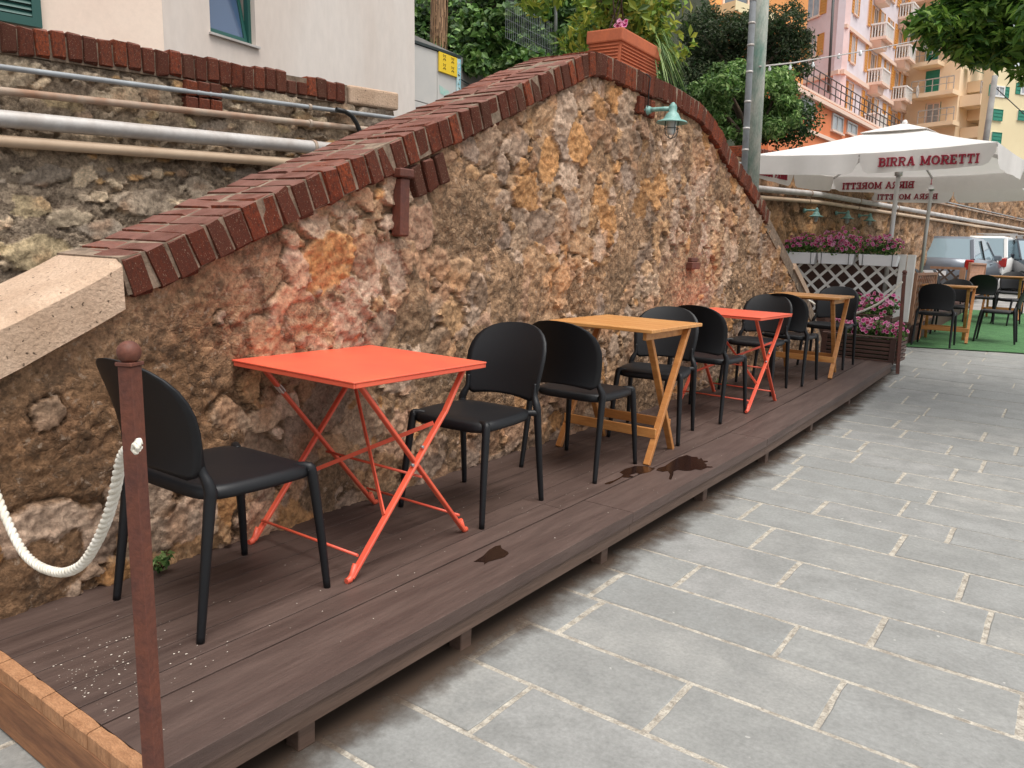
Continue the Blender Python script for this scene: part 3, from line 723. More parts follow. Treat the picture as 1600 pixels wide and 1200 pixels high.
# worn rubble ridge and end slab at the far foot
ridge = [(y, float(ztop(y))) for y in np.arange(7.7, 10.3, .1)]
bed(wall, ridge, WX-.38, WX+.0, -.16, -.03, 'worn_ridge')
o = bed(wall, [(y, float(ztop(y))) for y in np.arange(8.75, 9.5, .1)], WX-.36, WX+.02, -.07, .0, 'end_slab'); o.data.materials[0] = M['sandstone']
# rusty drain spout and small bracket
dr = thing('rusty_drain_pipe', 'short rusty square drain pipe stuck on the stone wall under the brick coping', 'drain pipe', (WX+.03, 2.60, 1.33))
mb = MB(); mb.fbox((WX+.012, 2.60, 0), (1, 0, 0), (0, 1, 0), (0, 0, 1), (-.03, .035), (-.028, .028), (1.20, 1.455)); mb.build('pipe', M['rust'], dr, bevel=.008)
mb = MB(); mb.fbox((WX+.012, 2.60, 0), (1, 0, 0), (0, 1, 0), (0, 0, 1), (-.03, .045), (-.044, .044), (1.456, 1.495)); mb.build('collar', M['rust'], dr, bevel=.006)
br_ = MB(); br_.box(WX-.02, WX+.045, 5.86, 6.02, 1.06, 1.115); br_.box(WX-.02, WX+.03, 5.88, 6.0, 1.117, 1.15)
tag(br_.build('rusty_bracket', M['rust'], bevel=.005), 'small rusty iron bracket sticking out of the stone wall above the far chairs', 'bracket')

# ---- upper retaining wall with the pipes
UW = np.array((-5.0, 2.0)); UD = np.array((.102, 1.0)); UD = UD/np.linalg.norm(UD); UN = np.array((UD[1], -UD[0]))
def uw(a, o=0.0): return (UW[0]+UD[0]*a+UN[0]*o, UW[1]+UD[1]*a+UN[1]*o)
def uwa(u, v):
    p = onplane(u, v, (UW[0], UW[1], 0), (UN[0], UN[1], 0)); return (p[0]-UW[0])*UD[0]+(p[1]-UW[1])*UD[1], p[2]
back = thing('upper_retaining_wall', 'rough retaining wall with pale stones and brick top, behind the stair at the upper left', 'wall', (-4.9, 3.2, .2))
UT = lambda a: 2.115+.040*a + .0*a
us2 = np.arange(-1.4, 2.86, .0135); vs2 = np.arange(.5, 2.36, .0135)
def ok2(x, y, R, r): return y < UT(x)-.02
S2 = scatter(-1.3, 2.8, .5, 2.2, [(.10, .15, 60), (.06, .10, 260), (.03, .05, 900), (.016, .03, 1200)], 21, gapf=.98, flat=True, ok=ok2)
S2[:, 4] = np.sqrt(RNG.uniform(1.3, 2.8, len(S2))); S2[:, 3] *= .5
C_UM, C_UD = np.array(rgb('b8a38b')), np.array(rgb('968675'))
def mort2(U, V, n1, n2):
    dk = sstep(.4, .65, fbm(U*3, V*3, 4, 41))[..., None]
    return C_UM*(.65+.65*n1)*(1-dk*.6)+C_UD*(.7+.6*n1)*dk*.6
rubble(back, (UW[0], UW[1], 0), (UD[0], UD[1], 0), us2, vs2, UT, S2, mort2, STONE_COL['pale'], depth=.022, seed=40, cover=-.12, edge=.10, nmax=150)
mb = MB(); mb.fbox((UW[0], UW[1], 0), (UD[0], UD[1], 0), (-UN[0], -UN[1], 0), (0, 0, 1), (-1.4, 2.85), (.05, .45), (-.3, 2.10)); mb.build('wall_core', M['brick_mortar'], back)
Uv, Nv, Zv = Vector((UD[0], UD[1], .042)).normalized(), Vector((UN[0], UN[1], 0)), Vector((0, 0, 1))
a = -1.3; i = 0
while a < 2.36:
    lowb = random.uniform(-.008, .008); h = .155 if a < 1.9 else random.uniform(.10, .15)
    if 1.85 < a < 2.0: h = .09
    x, y = uw(a, -.19)
    for x0, x1 in ((-.17, .045), (-.40, -.178)):
        cx, cy = uw(a, (x0+x1)/2)
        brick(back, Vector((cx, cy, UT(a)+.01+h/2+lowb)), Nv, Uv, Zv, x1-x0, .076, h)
    a += .0855
for q in range(3):
    aa = 1.10+q*.0855
    for z0, z1 in ((UT(aa)-.095, UT(aa)+.0), (UT(aa)-.20, UT(aa)-.103)):
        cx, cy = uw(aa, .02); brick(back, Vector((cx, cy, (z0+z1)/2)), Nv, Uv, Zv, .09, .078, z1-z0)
mb = MB(); mb.fbox((UW[0], UW[1], UT(0)), (UD[0], UD[1], .040), (UN[0], UN[1], 0), (0, 0, 1), (-1.35, 2.36), (-.39, .025), (.0, .14)); mb.build('coping_bed', M['brick_mortar'], back)
mb = MB(); mb.fbox((UW[0], UW[1], UT(0)), (UD[0], UD[1], .040), (UN[0], UN[1], 0), (0, 0, 1), (2.37, 2.86), (-.42, .05), (.005, .145)); mb.build('sandstone_block', M['sandstone'], back, bevel=.025, seg=3)
# far stretch of the same wall
farw = thing('far_retaining_wall', 'long brown stone retaining wall running behind the parked cars and the white parasols', 'wall', (-3.5, 17, .1))
FT = lambda a: np.interp(a, [8, 9.3, 10.3, 12, 16.8, 17.5, 31, 45], [2.6, 2.57, 2.62, 2.66, 2.95, 2.98, 3.75, 4.6])
us3 = [8.0]
while us3[-1] < 46: us3.append(us3[-1]+.03+.0022*(us3[-1]-8))
us3 = np.array(us3); vs3 = np.arange(-.1, 4.4, .045)
S3 = scatter(8, 46, 0, 4.4, [(.16, .24, 1500), (.10, .15, 6000), (.06, .09, 9000)], 31, gapf=.82, flat=False)
C_F1, C_F2 = np.array(rgb('a58467')), np.array(rgb('77614e'))
def mort3(U, V, n1, n2):
    dk = sstep(.4, .6, fbm(U*1.1, V*.6, 4, 51))[..., None]
    return C_F1*(.6+.7*n1)*(1-dk*.7)+C_F2*(.7+.6*n1)*dk*.7
def keep3(U, V, C, n1, n2, k):
    t = (np.exp(-((U-11.6)/1.6)**2)*sstep(2.1, 1.6, V))[..., None]*.3
    return C*(1-t)+np.array(rgb('b3803f'))*(.6+.7*n1)*t
rubble(farw, (UW[0], UW[1], 0), (UD[0], UD[1], 0), us3, vs3, lambda a: FT(a)-.02, S3, mort3, [c for c in STONE_COL['warm']], depth=.05, seed=60, cover=-.02, mname='far_stone', nmax=120, keep=keep3, rough=.02, blend=.7)
mb = MB()
aa = [8, 9.3, 10.3, 12, 16.8, 17.5, 31, 45.5]
mb.prism([(8, -.3), (45.5, -.3)]+[(q, float(FT(q))-.03) for q in reversed(aa)], (UW[0], UW[1], 0), (UD[0], UD[1], 0), (0, 0, 1), (-UN[0], -UN[1], 0), .06, .5)
mb.build('wall_core', M['brick_mortar'], farw, fixn=True)
a = 9.2
while a < 13.2:
    for x0, x1 in ((-.2, .03),):
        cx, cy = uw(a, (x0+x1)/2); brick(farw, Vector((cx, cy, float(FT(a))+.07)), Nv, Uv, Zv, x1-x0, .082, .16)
    a += .092
# the pipes along both stretches
def pipe(px, rad, m, off, name, label, grp, a1=45, bend=None):
    """px: two picture points that fix the line on the wall plane; goes on past the arch"""
    (A0, Z0), (A1, Z1) = uwa(*px[0]), uwa(*px[1]); sl = (Z1-Z0)/(A1-A0)
    mb = MB(); P = []
    for a in list(np.arange(-1.4, a1, .5)) + [a1]:
        z = Z0+sl*(a-A0) if a < 12 else Z0+sl*(12-A0)+(a-12)*.0135
        x, y = uw(a, off); P.append((x, y, z-.35*off*0))
    mb.tube(P, rad, 12); t = thing(name, label, 'pipe', P[0], group=grp)
    mb.build('tube', m, t)
    mb = MB()
    for a in np.arange(2.0, 20, 2.4):
        z = Z0+sl*(a-A0) if a < 12 else Z0+sl*(12-A0)+(a-12)*.0135
        x, y = uw(a, off); D3 = np.array((UD[0], UD[1], sl)); D3 /= np.linalg.norm(D3)
        mb.tube([np.array((x, y, z))-D3*.012, np.array((x, y, z))+D3*.012], rad+.008, 12); mb.fbox((x, y, z), (UD[0], UD[1], 0), (UN[0], UN[1], 0), (0, 0, 1), (-.012, .012), (-off-.02, -rad), (-.01, .01))
        mb.build('clamp', M['old_pipe'], t); mb = MB()
    return P
G = 'pipes clamped along the retaining wall'
pipe([(0, 107), (505, 172)], .016, M['grey_pipe'], .055, 'conduit', 'thin grey conduit, highest of the pipes on the retaining wall', G)
pipe([(0, 144), (440, 190)], .022, M['old_pipe'], .06, 'pipe', 'rust stained narrow pipe second from the top on the retaining wall', G)
pipe([(0, 188), (505, 234)], .047, M['zinc'], .10, 'pipe', 'thick silvery pipe, widest of those on the retaining wall', G)
pipe([(0, 222), (462, 256)], .033, M['cream_pipe'], .09, 'pipe', 'cream pipe, lowest of those along the retaining wall', G)
# black hose curling down from the conduit end
A0, Z0 = uwa(515, 172)
P = []
for u, v in ((512, 173), (525, 176), (536, 183), (544, 195), (551, 213), (556, 230)):
    a_, z_ = uwa(u, v); x, y = uw(a_, .11); P.append((x, y, z_))
mb = MB(); mb.tube(P, .018, 8); tag(mb.build('black_hose', M['black_rubber']), 'black rubber hose bending down at the end of the thin grey conduit', 'hose')
# ================================================================ CHAIRS
def grid_mesh(P, nu, nv, closed=False):
    F = []
    for i in range(nu-1):
        for j in range(nv-1): F.append((i*nv+j, (i+1)*nv+j, (i+1)*nv+j+1, i*nv+j+1))
    return F
def make_chair():
    root = thing('chair', 'x', 'chair')
    K = M['black_plastic']
    # seat: rounded square, dished, with a rolled rim
    nr, na = 9, 40; V = []
    for i in range(nr+1):
        t = i/nr
        for k in range(na):
            a = 2*math.pi*k/na; c, s = math.cos(a), math.sin(a); e = .38
            sx = math.copysign(abs(c)**e, c); sy = math.copysign(abs(s)**e, s)
            wx = .212 - .012*(sy < 0)*abs(sy); x = wx*sx*t; y = .205*sy*t + .012
            z = .452 - .012*(1-t*t)*1.0 + (-.012*t**6) - .010*max(0, sy*t)**6
            V.append((x, y, z))
    F = [(i*na+k, (i+1)*na+k, (i+1)*na+(k+1) % na, i*na+(k+1) % na) for i in range(nr) for k in range(na)]
    for (sc, zz) in ((1.018, -.022), (1.01, -.034), (.96, -.038), (.5, -.026)):
        b = len(V)
        for k in range(na):
            x, y, z = V[nr*na+k]; V.append((x*sc, (y-.012)*sc+.012, z+zz))
        F += [(b-na+k, b+k, b+(k+1) % na, b-na+(k+1) % na) for k in range(na)]
    me = bpy.data.meshes.new('seat'); me.from_pydata(V, [], [tuple(reversed(f)) for f in F]); me.update()
    for p in me.polygons: p.use_smooth = True
    link('seat', me, K, root)
    # backrest shell
    prof = [(.474, .160), (.488, .186), (.51, .199), (.57, .208), (.62, .214), (.67, .216), (.71, .210), (.745, .196), (.775, .170), (.797, .135), (.811, .095), (.818, .05), (.820, .012)]
    nc = 17; A = []; B = []
    for z, w_ in prof:
        t = max(0, (z-.474)/.346)
        for j in range(nc):
            q = -1+2*j/(nc-1); x = w_*q
            zz = z - .010*(1-q*q)*0 + (.014*(1-(q*q))*max(0, 1-t*5))
            yb = -.196 - .020*t - .085*t*t - .042*(1-(x/.216)**2) + .012*max(0, abs(q)-.8)*5*0
            th = .0045 + .010*max(0, 1-t*4.5)
            A.append((x, yb+th, zz)); B.append((x, yb-th, zz))
    nz = len(prof); n = len(A); V = A+B; F = []
    for i in range(nz-1):
        for j in range(nc-1):
            F.append((i*nc+j, (i+1)*nc+j, (i+1)*nc+j+1, i*nc+j+1)); F.append((n+i*nc+j, n+i*nc+j+1, n+(i+1)*nc+j+1, n+(i+1)*nc+j))
    for i in range(nz-1):
        for j in (0, nc-1):
            q = (i*nc+j, n+i*nc+j, n+(i+1)*nc+j, (i+1)*nc+j); F.append(q if j == 0 else tuple(reversed(q)))
    for j in range(nc-1):
        F.append((j, j+1, n+j+1, n+j)); q = (nz-1)*nc; F.append((q+j, n+q+j, n+q+j+1, q+j+1))
    me = bpy.data.meshes.new('backrest'); me.from_pydata(V, [], F); me.update()
    bm = bmesh.new(); bm.from_mesh(me); bmesh.ops.recalc_face_normals(bm, faces=bm.faces); bm.to_mesh(me); bm.free()
    for p in me.polygons: p.use_smooth = True
    o = link('backrest', me, K, root)
    # legs: front ones drop from the seat corners, rear ones run up into the backrest
    def curve(pts, rr, n=5):
        P = []; R = []
        m = len(pts)
        for i in range(m-1):
            p0, p1, p2, p3 = (np.array(pts[max(0, min(m-1, i+d))], float) for d in (-1, 0, 1, 2))
            for k in range(n):
                t = k/n; P.append(.5*((2*p1)+(-p0+p2)*t+(2*p0-5*p1+4*p2-p3)*t*t+(-p0+3*p1-3*p2+p3)*t**3)); R.append(rr[i]*(1-t)+rr[i+1]*t)
        P.append(np.array(pts[-1], float)); R.append(rr[-1]); return P, R
    for s in (-1, 1):
        mb = MB(); P, R = curve([(s*.150, .172, .432), (s*.190, .190, .432), (s*.199, .200, .405), (s*.212, .225, .2), (s*.223, .243, .0)], [.012, .017, .018, .015, .0118]); mb.tube(P, R, 12)
        mb.build('leg', K, root)
    for s in (-1, 1):
        mb = MB(); P, R = curve([(s*.188, -.203, .56), (s*.190, -.200, .505), (s*.205, -.192, .468), (s*.213, -.190, .438), (s*.214, -.196, .39), (s*.219, -.222, .18), (s*.225, -.245, .0)], [.007, .013, .0175, .0185, .0175, .0145, .0118], 6); mb.tube(P, R, 12)
        mb.build('leg', K, root)
    for s in (-1, 1):                                  # short arms from the seat edge into the rear legs
        mb = MB(); P, R = curve([(s*.17, -.150, .428), (s*.205, -.178, .430), (s*.213, -.193, .425)], [.012, .016, .015]); mb.tube(P, R, 10)
        mb.build('seat_joint', K, root)
    return root
chair0 = make_chair(); first = [True]
def place_chair(x, y, z, rz, label, group):
    c = chair0 if first[0] else copy_tree(chair0); first[0] = False
    c.location = (x, y, z); c.rotation_euler = (0, 0, rz); c['label'] = label; c['group'] = group; return c
GC = 'black chairs set along the deck'
for x, y, rz, lab in (
    (-2.160, 1.450, 0.02, 'nearest black chair, behind the rusty post, facing the first coral table'),
    (-2.125, 2.725, math.pi+.05, 'black chair on the far side of the nearest coral table, facing the camera'),
    (-2.090, 3.630, .03, 'black chair seen from behind at the near side of the front wooden table'),
    (-2.135, 4.630, math.pi+.22, 'black chair on the far side of the front wooden table, above its top'),
    (-2.115, 5.480, -.02, 'black chair with its back to us, on the near side of the farther coral table'),
    (-2.170, 6.72, math.pi+.04, 'black chair across the farther coral table, turned towards the camera'),
    (-2.090, 7.38, .0, 'black chair seen from behind, close to the farthest wooden table on the deck'),
    (-2.020, 8.55, math.pi+.02, 'last black chair on the deck, in front of the pink flowers')):
    place_chair(x, y, dz(y), rz, lab, GC)

# ================================================================ CORAL FOLDING TABLES
def make_red():
    t = thing('folding_table', 'x', 'table'); m = M['red_metal']
    mb = MB(); mb.box(-.332, .325, -.355, .355, .7115, .7185); mb.box(-.323, .323, -.353, -.345, .695, .711); mb.box(-.323, .323, .345, .353, .695, .711)
    mb.box(-.323, -.315, -.344, .344, .695, .711); mb.box(.315, .323, -.344, .344, .695, .711)
    mb.build('tabletop', m, t, bevel=.002)
    fy, ty = .315, .30
    for s in (-1, 1):
        # outer leg: foot near (-y), top far (+y); inner leg the other way
        for d, off in ((1, .012), (-1, -.006)):
            x = s*(.272 if d == 1 else .262)
            mb = MB(); A = (x, -d*fy, .012); B = (x, d*ty*.93, .700)
            mid = (x, -d*.0+d*.0, .36)
            kn = (x, d*ty*.62, .56) if (s, d) == (1, 1) else None
            if kn: mb.bar(A, (x, d*.165, .535), .013, .026, up=(1, 0, 0)); mb.bar((x, d*.163, .530), B, .013, .026, up=(1, 0, 0))
            else: mb.bar(A, B, .013, .026, up=(1, 0, 0))
            mb.build('leg', m, t, bevel=.003)
            f = MB(); f.tube([(x, -d*fy+d*.02, .06), (x, -d*(fy-.004), .022), (x, -d*(fy+.006), .010), (x, -d*(fy+.022), .009)], [.010, .011, .012, .011], 8); f.build('foot', m, t)
    for yy_, zz_ in ((-(fy-.035), .085), (fy-.035, .085), (.045, .30)):
        mb = MB(); mb.tube([(-.267, yy_, zz_), (.267, yy_, zz_)], .0055, 8); mb.build('cross_rod', m, t)
    # crossed braces between the near legs
    def on(d, z, s): k = (z-.012)/.688; x = s*.267; return (x, -d*fy+d*(fy+ty*.93)*k, z)
    mb = MB(); mb.bar(on(1, .22, -1), on(1, .50, 1), .016, .006, up=(0, 1, 0)); mb.build('brace', m, t)
    mb = MB(); mb.bar(on(1, .20, 1), on(1, .60, -1), .016, .006, up=(0, 1, 0)); mb.build('brace', m, t)
    for s in (-1, 1):
        for z in (.36, .42):
            p = on(1, z, s); mb = MB(); mb.tube([(p[0]+s*.004, p[1], p[2]), (p[0]+s*.014, p[1], p[2])], .006, 8); mb.build('rivet', M['steel'], t)
    return t
red0 = make_red(); red0.location = (-2.185, 2.095, 0)
tag(red0, 'nearest coral red folding metal table with a square top, between two black chairs', 'table', 'coral folding tables on the deck')
mb = MB(); A = np.array((-.262, .315, .012)); B = np.array((-.262, -.279, .700)); p = A+(B-A)*.83; q = A+(B-A)*.87
mb.bar(p, q, .016, .026, up=(1, 0, 0)); o = mb.build('sticker', M['pale_sticker'], None); o.parent = red0
red1 = copy_tree(red0); red1.location = (-2.13, 6.03, dz(6.03)+.002); red1.rotation_euler = (0, 0, -.03)
red1['label'] = 'farther coral red folding metal table, halfway along the deck'
for c in list(red1.children):
    if c.name.startswith('sticker'): bpy.data.objects.remove(c)

# ================================================================ WOODEN FOLDING TABLES
def make_wood():
    t = thing('wooden_table', 'x', 'table'); m = M['oak']
    for i in range(6):
        y0 = -.345+i*.1152; mb = MB(); mb.box(-.325, .325, y0, y0+.1135, .750, .770); mb.build('board', M['oak_top'], t, bevel=.0025)
    for s in (-1, 1):
        mb = MB(); mb.box(s*.262-.012, s*.262+.012, -.30, .285, .705, .7485); mb.build('rail', m, t, bevel=.003)
    for s in (-1, 1):
        for d in (1, -1):
            x = s*.292 if d == 1 else s*.262-s*.028
            x = s*(.291 if d == 1 else .236)
            mb = MB(); mb.bar((x, -d*.225, .0), (x, d*.205, .7485 if d == 1 else .745), .026, .038, up=(1, 0, 0)); mb.build('leg', m, t, bevel=.003)
    for d, x in ((1, .277), (-1, .222)):
        k = .17/.7485; y = -d*.225+d*.43*k
        mb = MB(); mb.fbox((0, y-d*.028, .17), (1, 0, 0), (0, .88, .0), (0, 0, 1), (-x-.026, x+.026), (-.009, .009), (-.028, .028)); mb.build('stretcher', m, t, bevel=.003)
    mb = MB(); mb.box(-.245, .245, -.02, .02, .722, .742); mb.build('cross_bar', m, t)
    return t
w0 = make_wood(); w0.location = (-2.105, 4.125, 0)
tag(w0, 'light wooden folding table with crossed legs, nearest of the wooden ones on the deck', 'table', 'wooden folding tables')
def place_wood(x, y, z, rz, lab):
    c = copy_tree(w0); c.location = (x, y, z); c.rotation_euler = (0, 0, rz); c['label'] = lab; return c
place_wood(-2.07, 7.95, dz(7.95), .03, 'light wooden folding table at the far end of the deck before the flowers')

# ================================================================ POSTS AND ROPES
def post(base, top, wd, label, ball=True, twist=.785, r=.0):
    base, top = np.array(base, float), np.array(top, float)
    t = thing('rope_post', label, 'post', base, group='rusty brown posts with ball tops'); Wd = top-base; H = np.linalg.norm(Wd); Wd /= H
    U = np.cross(Wd, (math.cos(twist), math.sin(twist), 0)); U /= np.linalg.norm(U); V = np.cross(Wd, U)
    mb = MB(); mb.fbox(base, U, V, Wd, (-wd/2, wd/2), (-wd/2, wd/2), (0, H)); mb.build('shaft', M['rust'], t, bevel=wd*.06, seg=2)
    mb = MB(); mb.fbox(base+Wd*(H+.001), U, V, Wd, (-wd*.62, wd*.62), (-wd*.62, wd*.62), (0, wd*.25)); mb.build('cap', M['rust'], t, bevel=wd*.05)
    R = wd*.74; prof = [(R*.62, wd*.2), (R*.45, wd*.26)] + [(R*math.sin(a), wd*.26+R*.85-R*math.cos(a)*1.0) for a in np.linspace(.5, math.pi-.001, 12)]
    mb = MB(); mb.lathe(prof, 20, at=base+Wd*H); mb.build('ball', M['rust'], t)
    return t
pb = ony = None
def at_y(u, v, y): d = ray(u, v); return CAM + d*(y/d[1])
a = at_y(202.5, 572, .80); b = at_y(240, 1199, .80); dirn = (b-a)/(b-a)[2]; base = a + dirn*(-.205-a[2])
post(base, a, .031, 'near rusty brown square post with a ball top, standing in front of the black chair', twist=.40)
def twisted(pts, R, name, label, turns=60):
    """three-strand rope along a path"""
    pts = [np.array(p, float) for p in pts]; seg = [0]
    for p, q in zip(pts, pts[1:]): seg.append(seg[-1]+np.linalg.norm(q-p))
    L = seg[-1]; n = int(turns*10)
    ss = np.linspace(0, L, n); C = np.stack([np.interp(ss, seg, [p[k] for p in pts]) for k in range(3)], 1)
    ker = max(3, n//30)
    for _ in range(2):
        Cp = np.pad(C, ((ker, ker), (0, 0)), 'edge'); Cs = np.stack([Cp[i:i+n] for i in range(2*ker+1)]).mean(0); Cs[0] = C[0]; Cs[-1] = C[-1]; C = Cs
    mb = MB(); T = np.gradient(C, axis=0); T /= np.linalg.norm(T, axis=1)[:, None]
    up = np.array([0.3, 1, .1]); A = np.cross(T, up); A /= np.linalg.norm(A, axis=1)[:, None]; B = np.cross(T, A)
    for k in range(3):
        ph = 2*math.pi*(np.arange(n)/n*turns + k/3)
        P = C + (A*np.cos(ph)[:, None] + B*np.sin(ph)[:, None])*R*.5
        mb.tube(list(P), R*.56, 6)
    return tag(mb.build(name, M['rope']), label, 'rope', 'white ropes hung from the rusty posts')
rp = [at_y(u, v, y) for u, v, y in ((213, 696, .80), (203, 699, .815), (190, 705, .83), (184, 750, .84), (172, 800, .85), (152, 848, .86), (128, 886, .87), (97, 897, .88), (62, 887, .90), (35, 865, .91), (8, 808, .92), (-25, 720, .93), (-60, 610, .95))]
twisted(rp, .0125, 'rope', 'thick twisted white rope sagging from the near post to the left', 26)
kn = MB(); k = at_y(216, 697, .775)
for i in range(3): kn.tube([k+np.array((.008*math.cos(t)+random.uniform(-.003, .003), -.006+.004*i, .008*math.sin(t)+.004*(i-1))) for t in np.linspace(0, 5.6, 12)], .0045, 6)
tag(kn.build('rope_knot', M['rope']), 'small frayed knot where the rope comes through the near post', 'knot')
a = onsurf(1403, 572, dz); yb = 9.25; b = at_y(1403, 574, yb); t_ = at_y(1413, 430, yb); t_[1] = yb+.0; 
post(at_y(1402, 584, yb-.02), t_, .034, 'far rusty brown post with a ball top at the far end of the deck', twist=.3)
rp = [at_y(u, v, y) for u, v, y in ((1410, 440, 9.0), (1400, 451, 9.0), (1388, 463, 9.0), (1372, 475, 9.0), (1355, 483, 9.02), (1340, 489, 9.04), (1325, 491, 9.06), (1305, 489, 9.1), (1280, 480, 9.15), (1262, 468, 9.2), (1246, 455, 9.25))]
twisted(rp, .011, 'rope', 'thin white rope drooping behind the last table before the white lattice', 40)
# little weed growing at the foot of the wall
def leaves(C, Nrm, size, col, asp=.5, fold=.15, rnd=RNG):
    """one small folded leaf per centre; returns V, F, colours"""
    n = len(C); Nrm = Nrm/(np.linalg.norm(Nrm, axis=1)[:, None]+1e-9)
    r = rnd.normal(size=(n, 3)); T = np.cross(Nrm, r); T /= np.linalg.norm(T, axis=1)[:, None]+1e-9; B = np.cross(Nrm, T)
    s = size[:, None]
    p0 = C - T*s*.5; p1 = C + B*s*asp*.5 + Nrm*s*fold*.5; p2 = C + T*s*.5 - Nrm*s*fold*.4; p3 = C - B*s*asp*.5 + Nrm*s*fold*.5
    V = np.stack([p0, p1, p2, p3], 1).reshape(-1, 3); b = np.arange(n)[:, None]*4
    F = np.concatenate([b+np.array([[0, 1, 2]]), b+np.array([[0, 2, 3]])], 0)
    return V, F, np.repeat(col, 4, 0)
def foliage(name, clumps, n, size, cols, parent=None, asp=.5, up=.35, shell=.55, seed=1, kind=None, gap=.0, scale=None, hang=0):
    """leaves spread through overlapping clumps (x, y, z, r)"""
    r = np.random.default_rng(seed); cl = np.array([c[:4] for c in clumps], float); wgt = cl[:, 3]**2; wgt /= wgt.sum()
    i = r.choice(len(cl), n, p=wgt); d = r.normal(size=(n, 3)); d /= np.linalg.norm(d, axis=1)[:, None]
    rad = cl[i, 3]*(shell + (1-shell)*r.random(n)**.6)*(1+.22*r.normal(size=n)*.6)
    sc = np.array(scale if scale else (1, 1, .85))
    C = cl[i, :3] + d*rad[:, None]*sc
    N = d*.7 + r.normal(size=(n, 3))*.55 + np.array([0, 0, up])
    cc = np.array(cols); base = cc[r.integers(0, len(cc), n)]*r.uniform(.7, 1.3, (n, 1))
    sub = r.integers(0, 1 << 30)
    tone = (.8+.4*r.random(len(cl)))[i][:, None]; base = base*tone
    if gap:
        g = fbm(C[:, 0]*3+C[:, 1]*2, C[:, 2]*4, 3, seed); k = g > gap; C, N, base = C[k], N[k], base[k]; r = np.random.default_rng(seed+1)
    sz = size*r.uniform(.55, 1.35, len(C))
    V, F, cv = leaves(C, N, sz, base, asp, rnd=r)
    o = link(name, npmesh(name, V, F, cv, smooth=False), M['leaf'], parent)
    if kind: o['kind'] = kind
    return o
GREENS = {'dark': [(.022, .055, .014), (.03, .07, .018), (.045, .09, .02), (.016, .04, .012), (.07, .12, .03)],
          'mid': [(.06, .14, .028), (.10, .20, .04), (.04, .10, .025), (.14, .25, .05)],
          'lime': [(.24, .33, .045), (.33, .40, .06), (.14, .23, .035), (.42, .42, .07), (.08, .15, .025)],
          'fresh': [(.14, .25, .07), (.20, .32, .10), (.09, .17, .05), (.27, .38, .14)],
          'olive': [(.075, .10, .045), (.055, .075, .032), (.11, .135, .065), (.035, .05, .022)]}
p = onz(250, 888, .02); p[0] = -2.47
wd = thing('weed', 'small green weed sprouting between the stone wall and the deck behind the near post', 'plant', (p[0], p[1], 0))
foliage('leaf_tuft', [(p[0]+.01, p[1], .035, .03), (p[0]+.02, p[1]+.02, .06, .022), (p[0]+.02, p[1]-.02, .05, .02)], 46, .032, GREENS['fresh'], wd, asp=.55, seed=3)
mb = MB()
for q in range(4): mb.tube([(p[0], p[1], 0), (p[0]+.02, p[1]-.03+.02*q, .05)], .0015, 5)
mb.build('stem', M['leaf'], wd)
p = onsurf(1123, 604, dz); p[0] = -2.46
wd = thing('weed', 'green weed at the wall foot under the farther coral table', 'plant', (p[0], p[1], 0))
foliage('leaf_tuft', [(p[0], p[1], .05, .05), (p[0]+.02, p[1]+.1, .04, .04)], 40, .03, GREENS['fresh'], wd, seed=4)
# ================================================================ WALL LAMPS
def make_lamp():
    """barn style lamp; origin at the wall fixing, arm along +X (out of the wall)"""
    t = thing('wall_lamp', 'x', 'lamp'); g = M['green_enamel']
    X = np.array([[0, 1, 0], [0, 0, 1], [1, 0, 0]], float)
    mb = MB(); mb.lathe([(0, .0), (.042, .0), (.044, .012), (.030, .035), (.024, .05), (0, .052)], 18, axis=X); mb.build('wall_plate', g, t)
    mb = MB(); mb.tube([(.04, 0, 0), (.08, 0, .003), (.15, 0, .004), (.205, 0, .002)], [.019, .0165, .0165, .018], 12); mb.build('arm', g, t)
    c = (.225, 0, 0)
    mb = MB(); mb.lathe([(0, .052), (.012, .046), (.016, .036), (.026, .030), (.031, .012), (.031, -.022), (.045, -.034), (.062, -.066), (.072, -.078), (.112, -.092), (.122, -.104), (.117, -.106), (.108, -.098), (.068, -.086), (.054, -.068), (.036, -.040), (0, -.038)], 28, at=c)
    mb.build('shade', g, t)
    mb = MB(); mb.lathe([(.036, -.075), (.036, -.15), (.030, -.175), (.018, -.19), (0, -.195)], 16, at=c); mb.build('glass_jar', M['glass'], t)
    for k in range(4):
        a = math.pi/4+k*math.pi/2; P = [(c[0]+r*math.cos(a), c[1]+r*math.sin(a), z) for r, z in ((.054, -.078), (.054, -.16), (.046, -.19), (.026, -.212), (.0, -.218))]
        mb = MB(); mb.tube(P, .0032, 6); mb.build('cage_rib', M['dark_wire'], t)
    mb = MB(); mb.tube([(c[0]+.054*math.cos(q), c[1]+.054*math.sin(q), -.145) for q in np.linspace(0, 2*math.pi, 25)], .0032, 6); mb.build('cage_ring', M['dark_wire'], t)
    return t
lamp0 = make_lamp(); pl = onplane(1014, 172, (-2.47, 0, 0), (1, 0, 0)); lamp0.location = (WX+.0, pl[1], pl[2]); lamp0.rotation_euler = (0, 0, .12); lamp0.scale = (.86,)*3
tag(lamp0, 'sea green wall lamp with a wire cage, alone under the peak of the brick coping', 'lamp', 'green caged wall lamps')
for i, (u, v, lab) in enumerate(((1253, 329, 'leftmost of the three small green lamps below the pipes on the far wall'), (1303, 333, 'middle one of the three small green lamps below the pipes on the far wall'), (1339, 337, 'rightmost of the three small green lamps below the pipes on the far wall'))):
    a_, z_ = uwa(u, v); x, y = uw(a_, .03); c = copy_tree(lamp0); c.location = (x, y, z_); c.rotation_euler = (0, 0, -.102); c.scale = (.95,)*3; c['label'] = lab
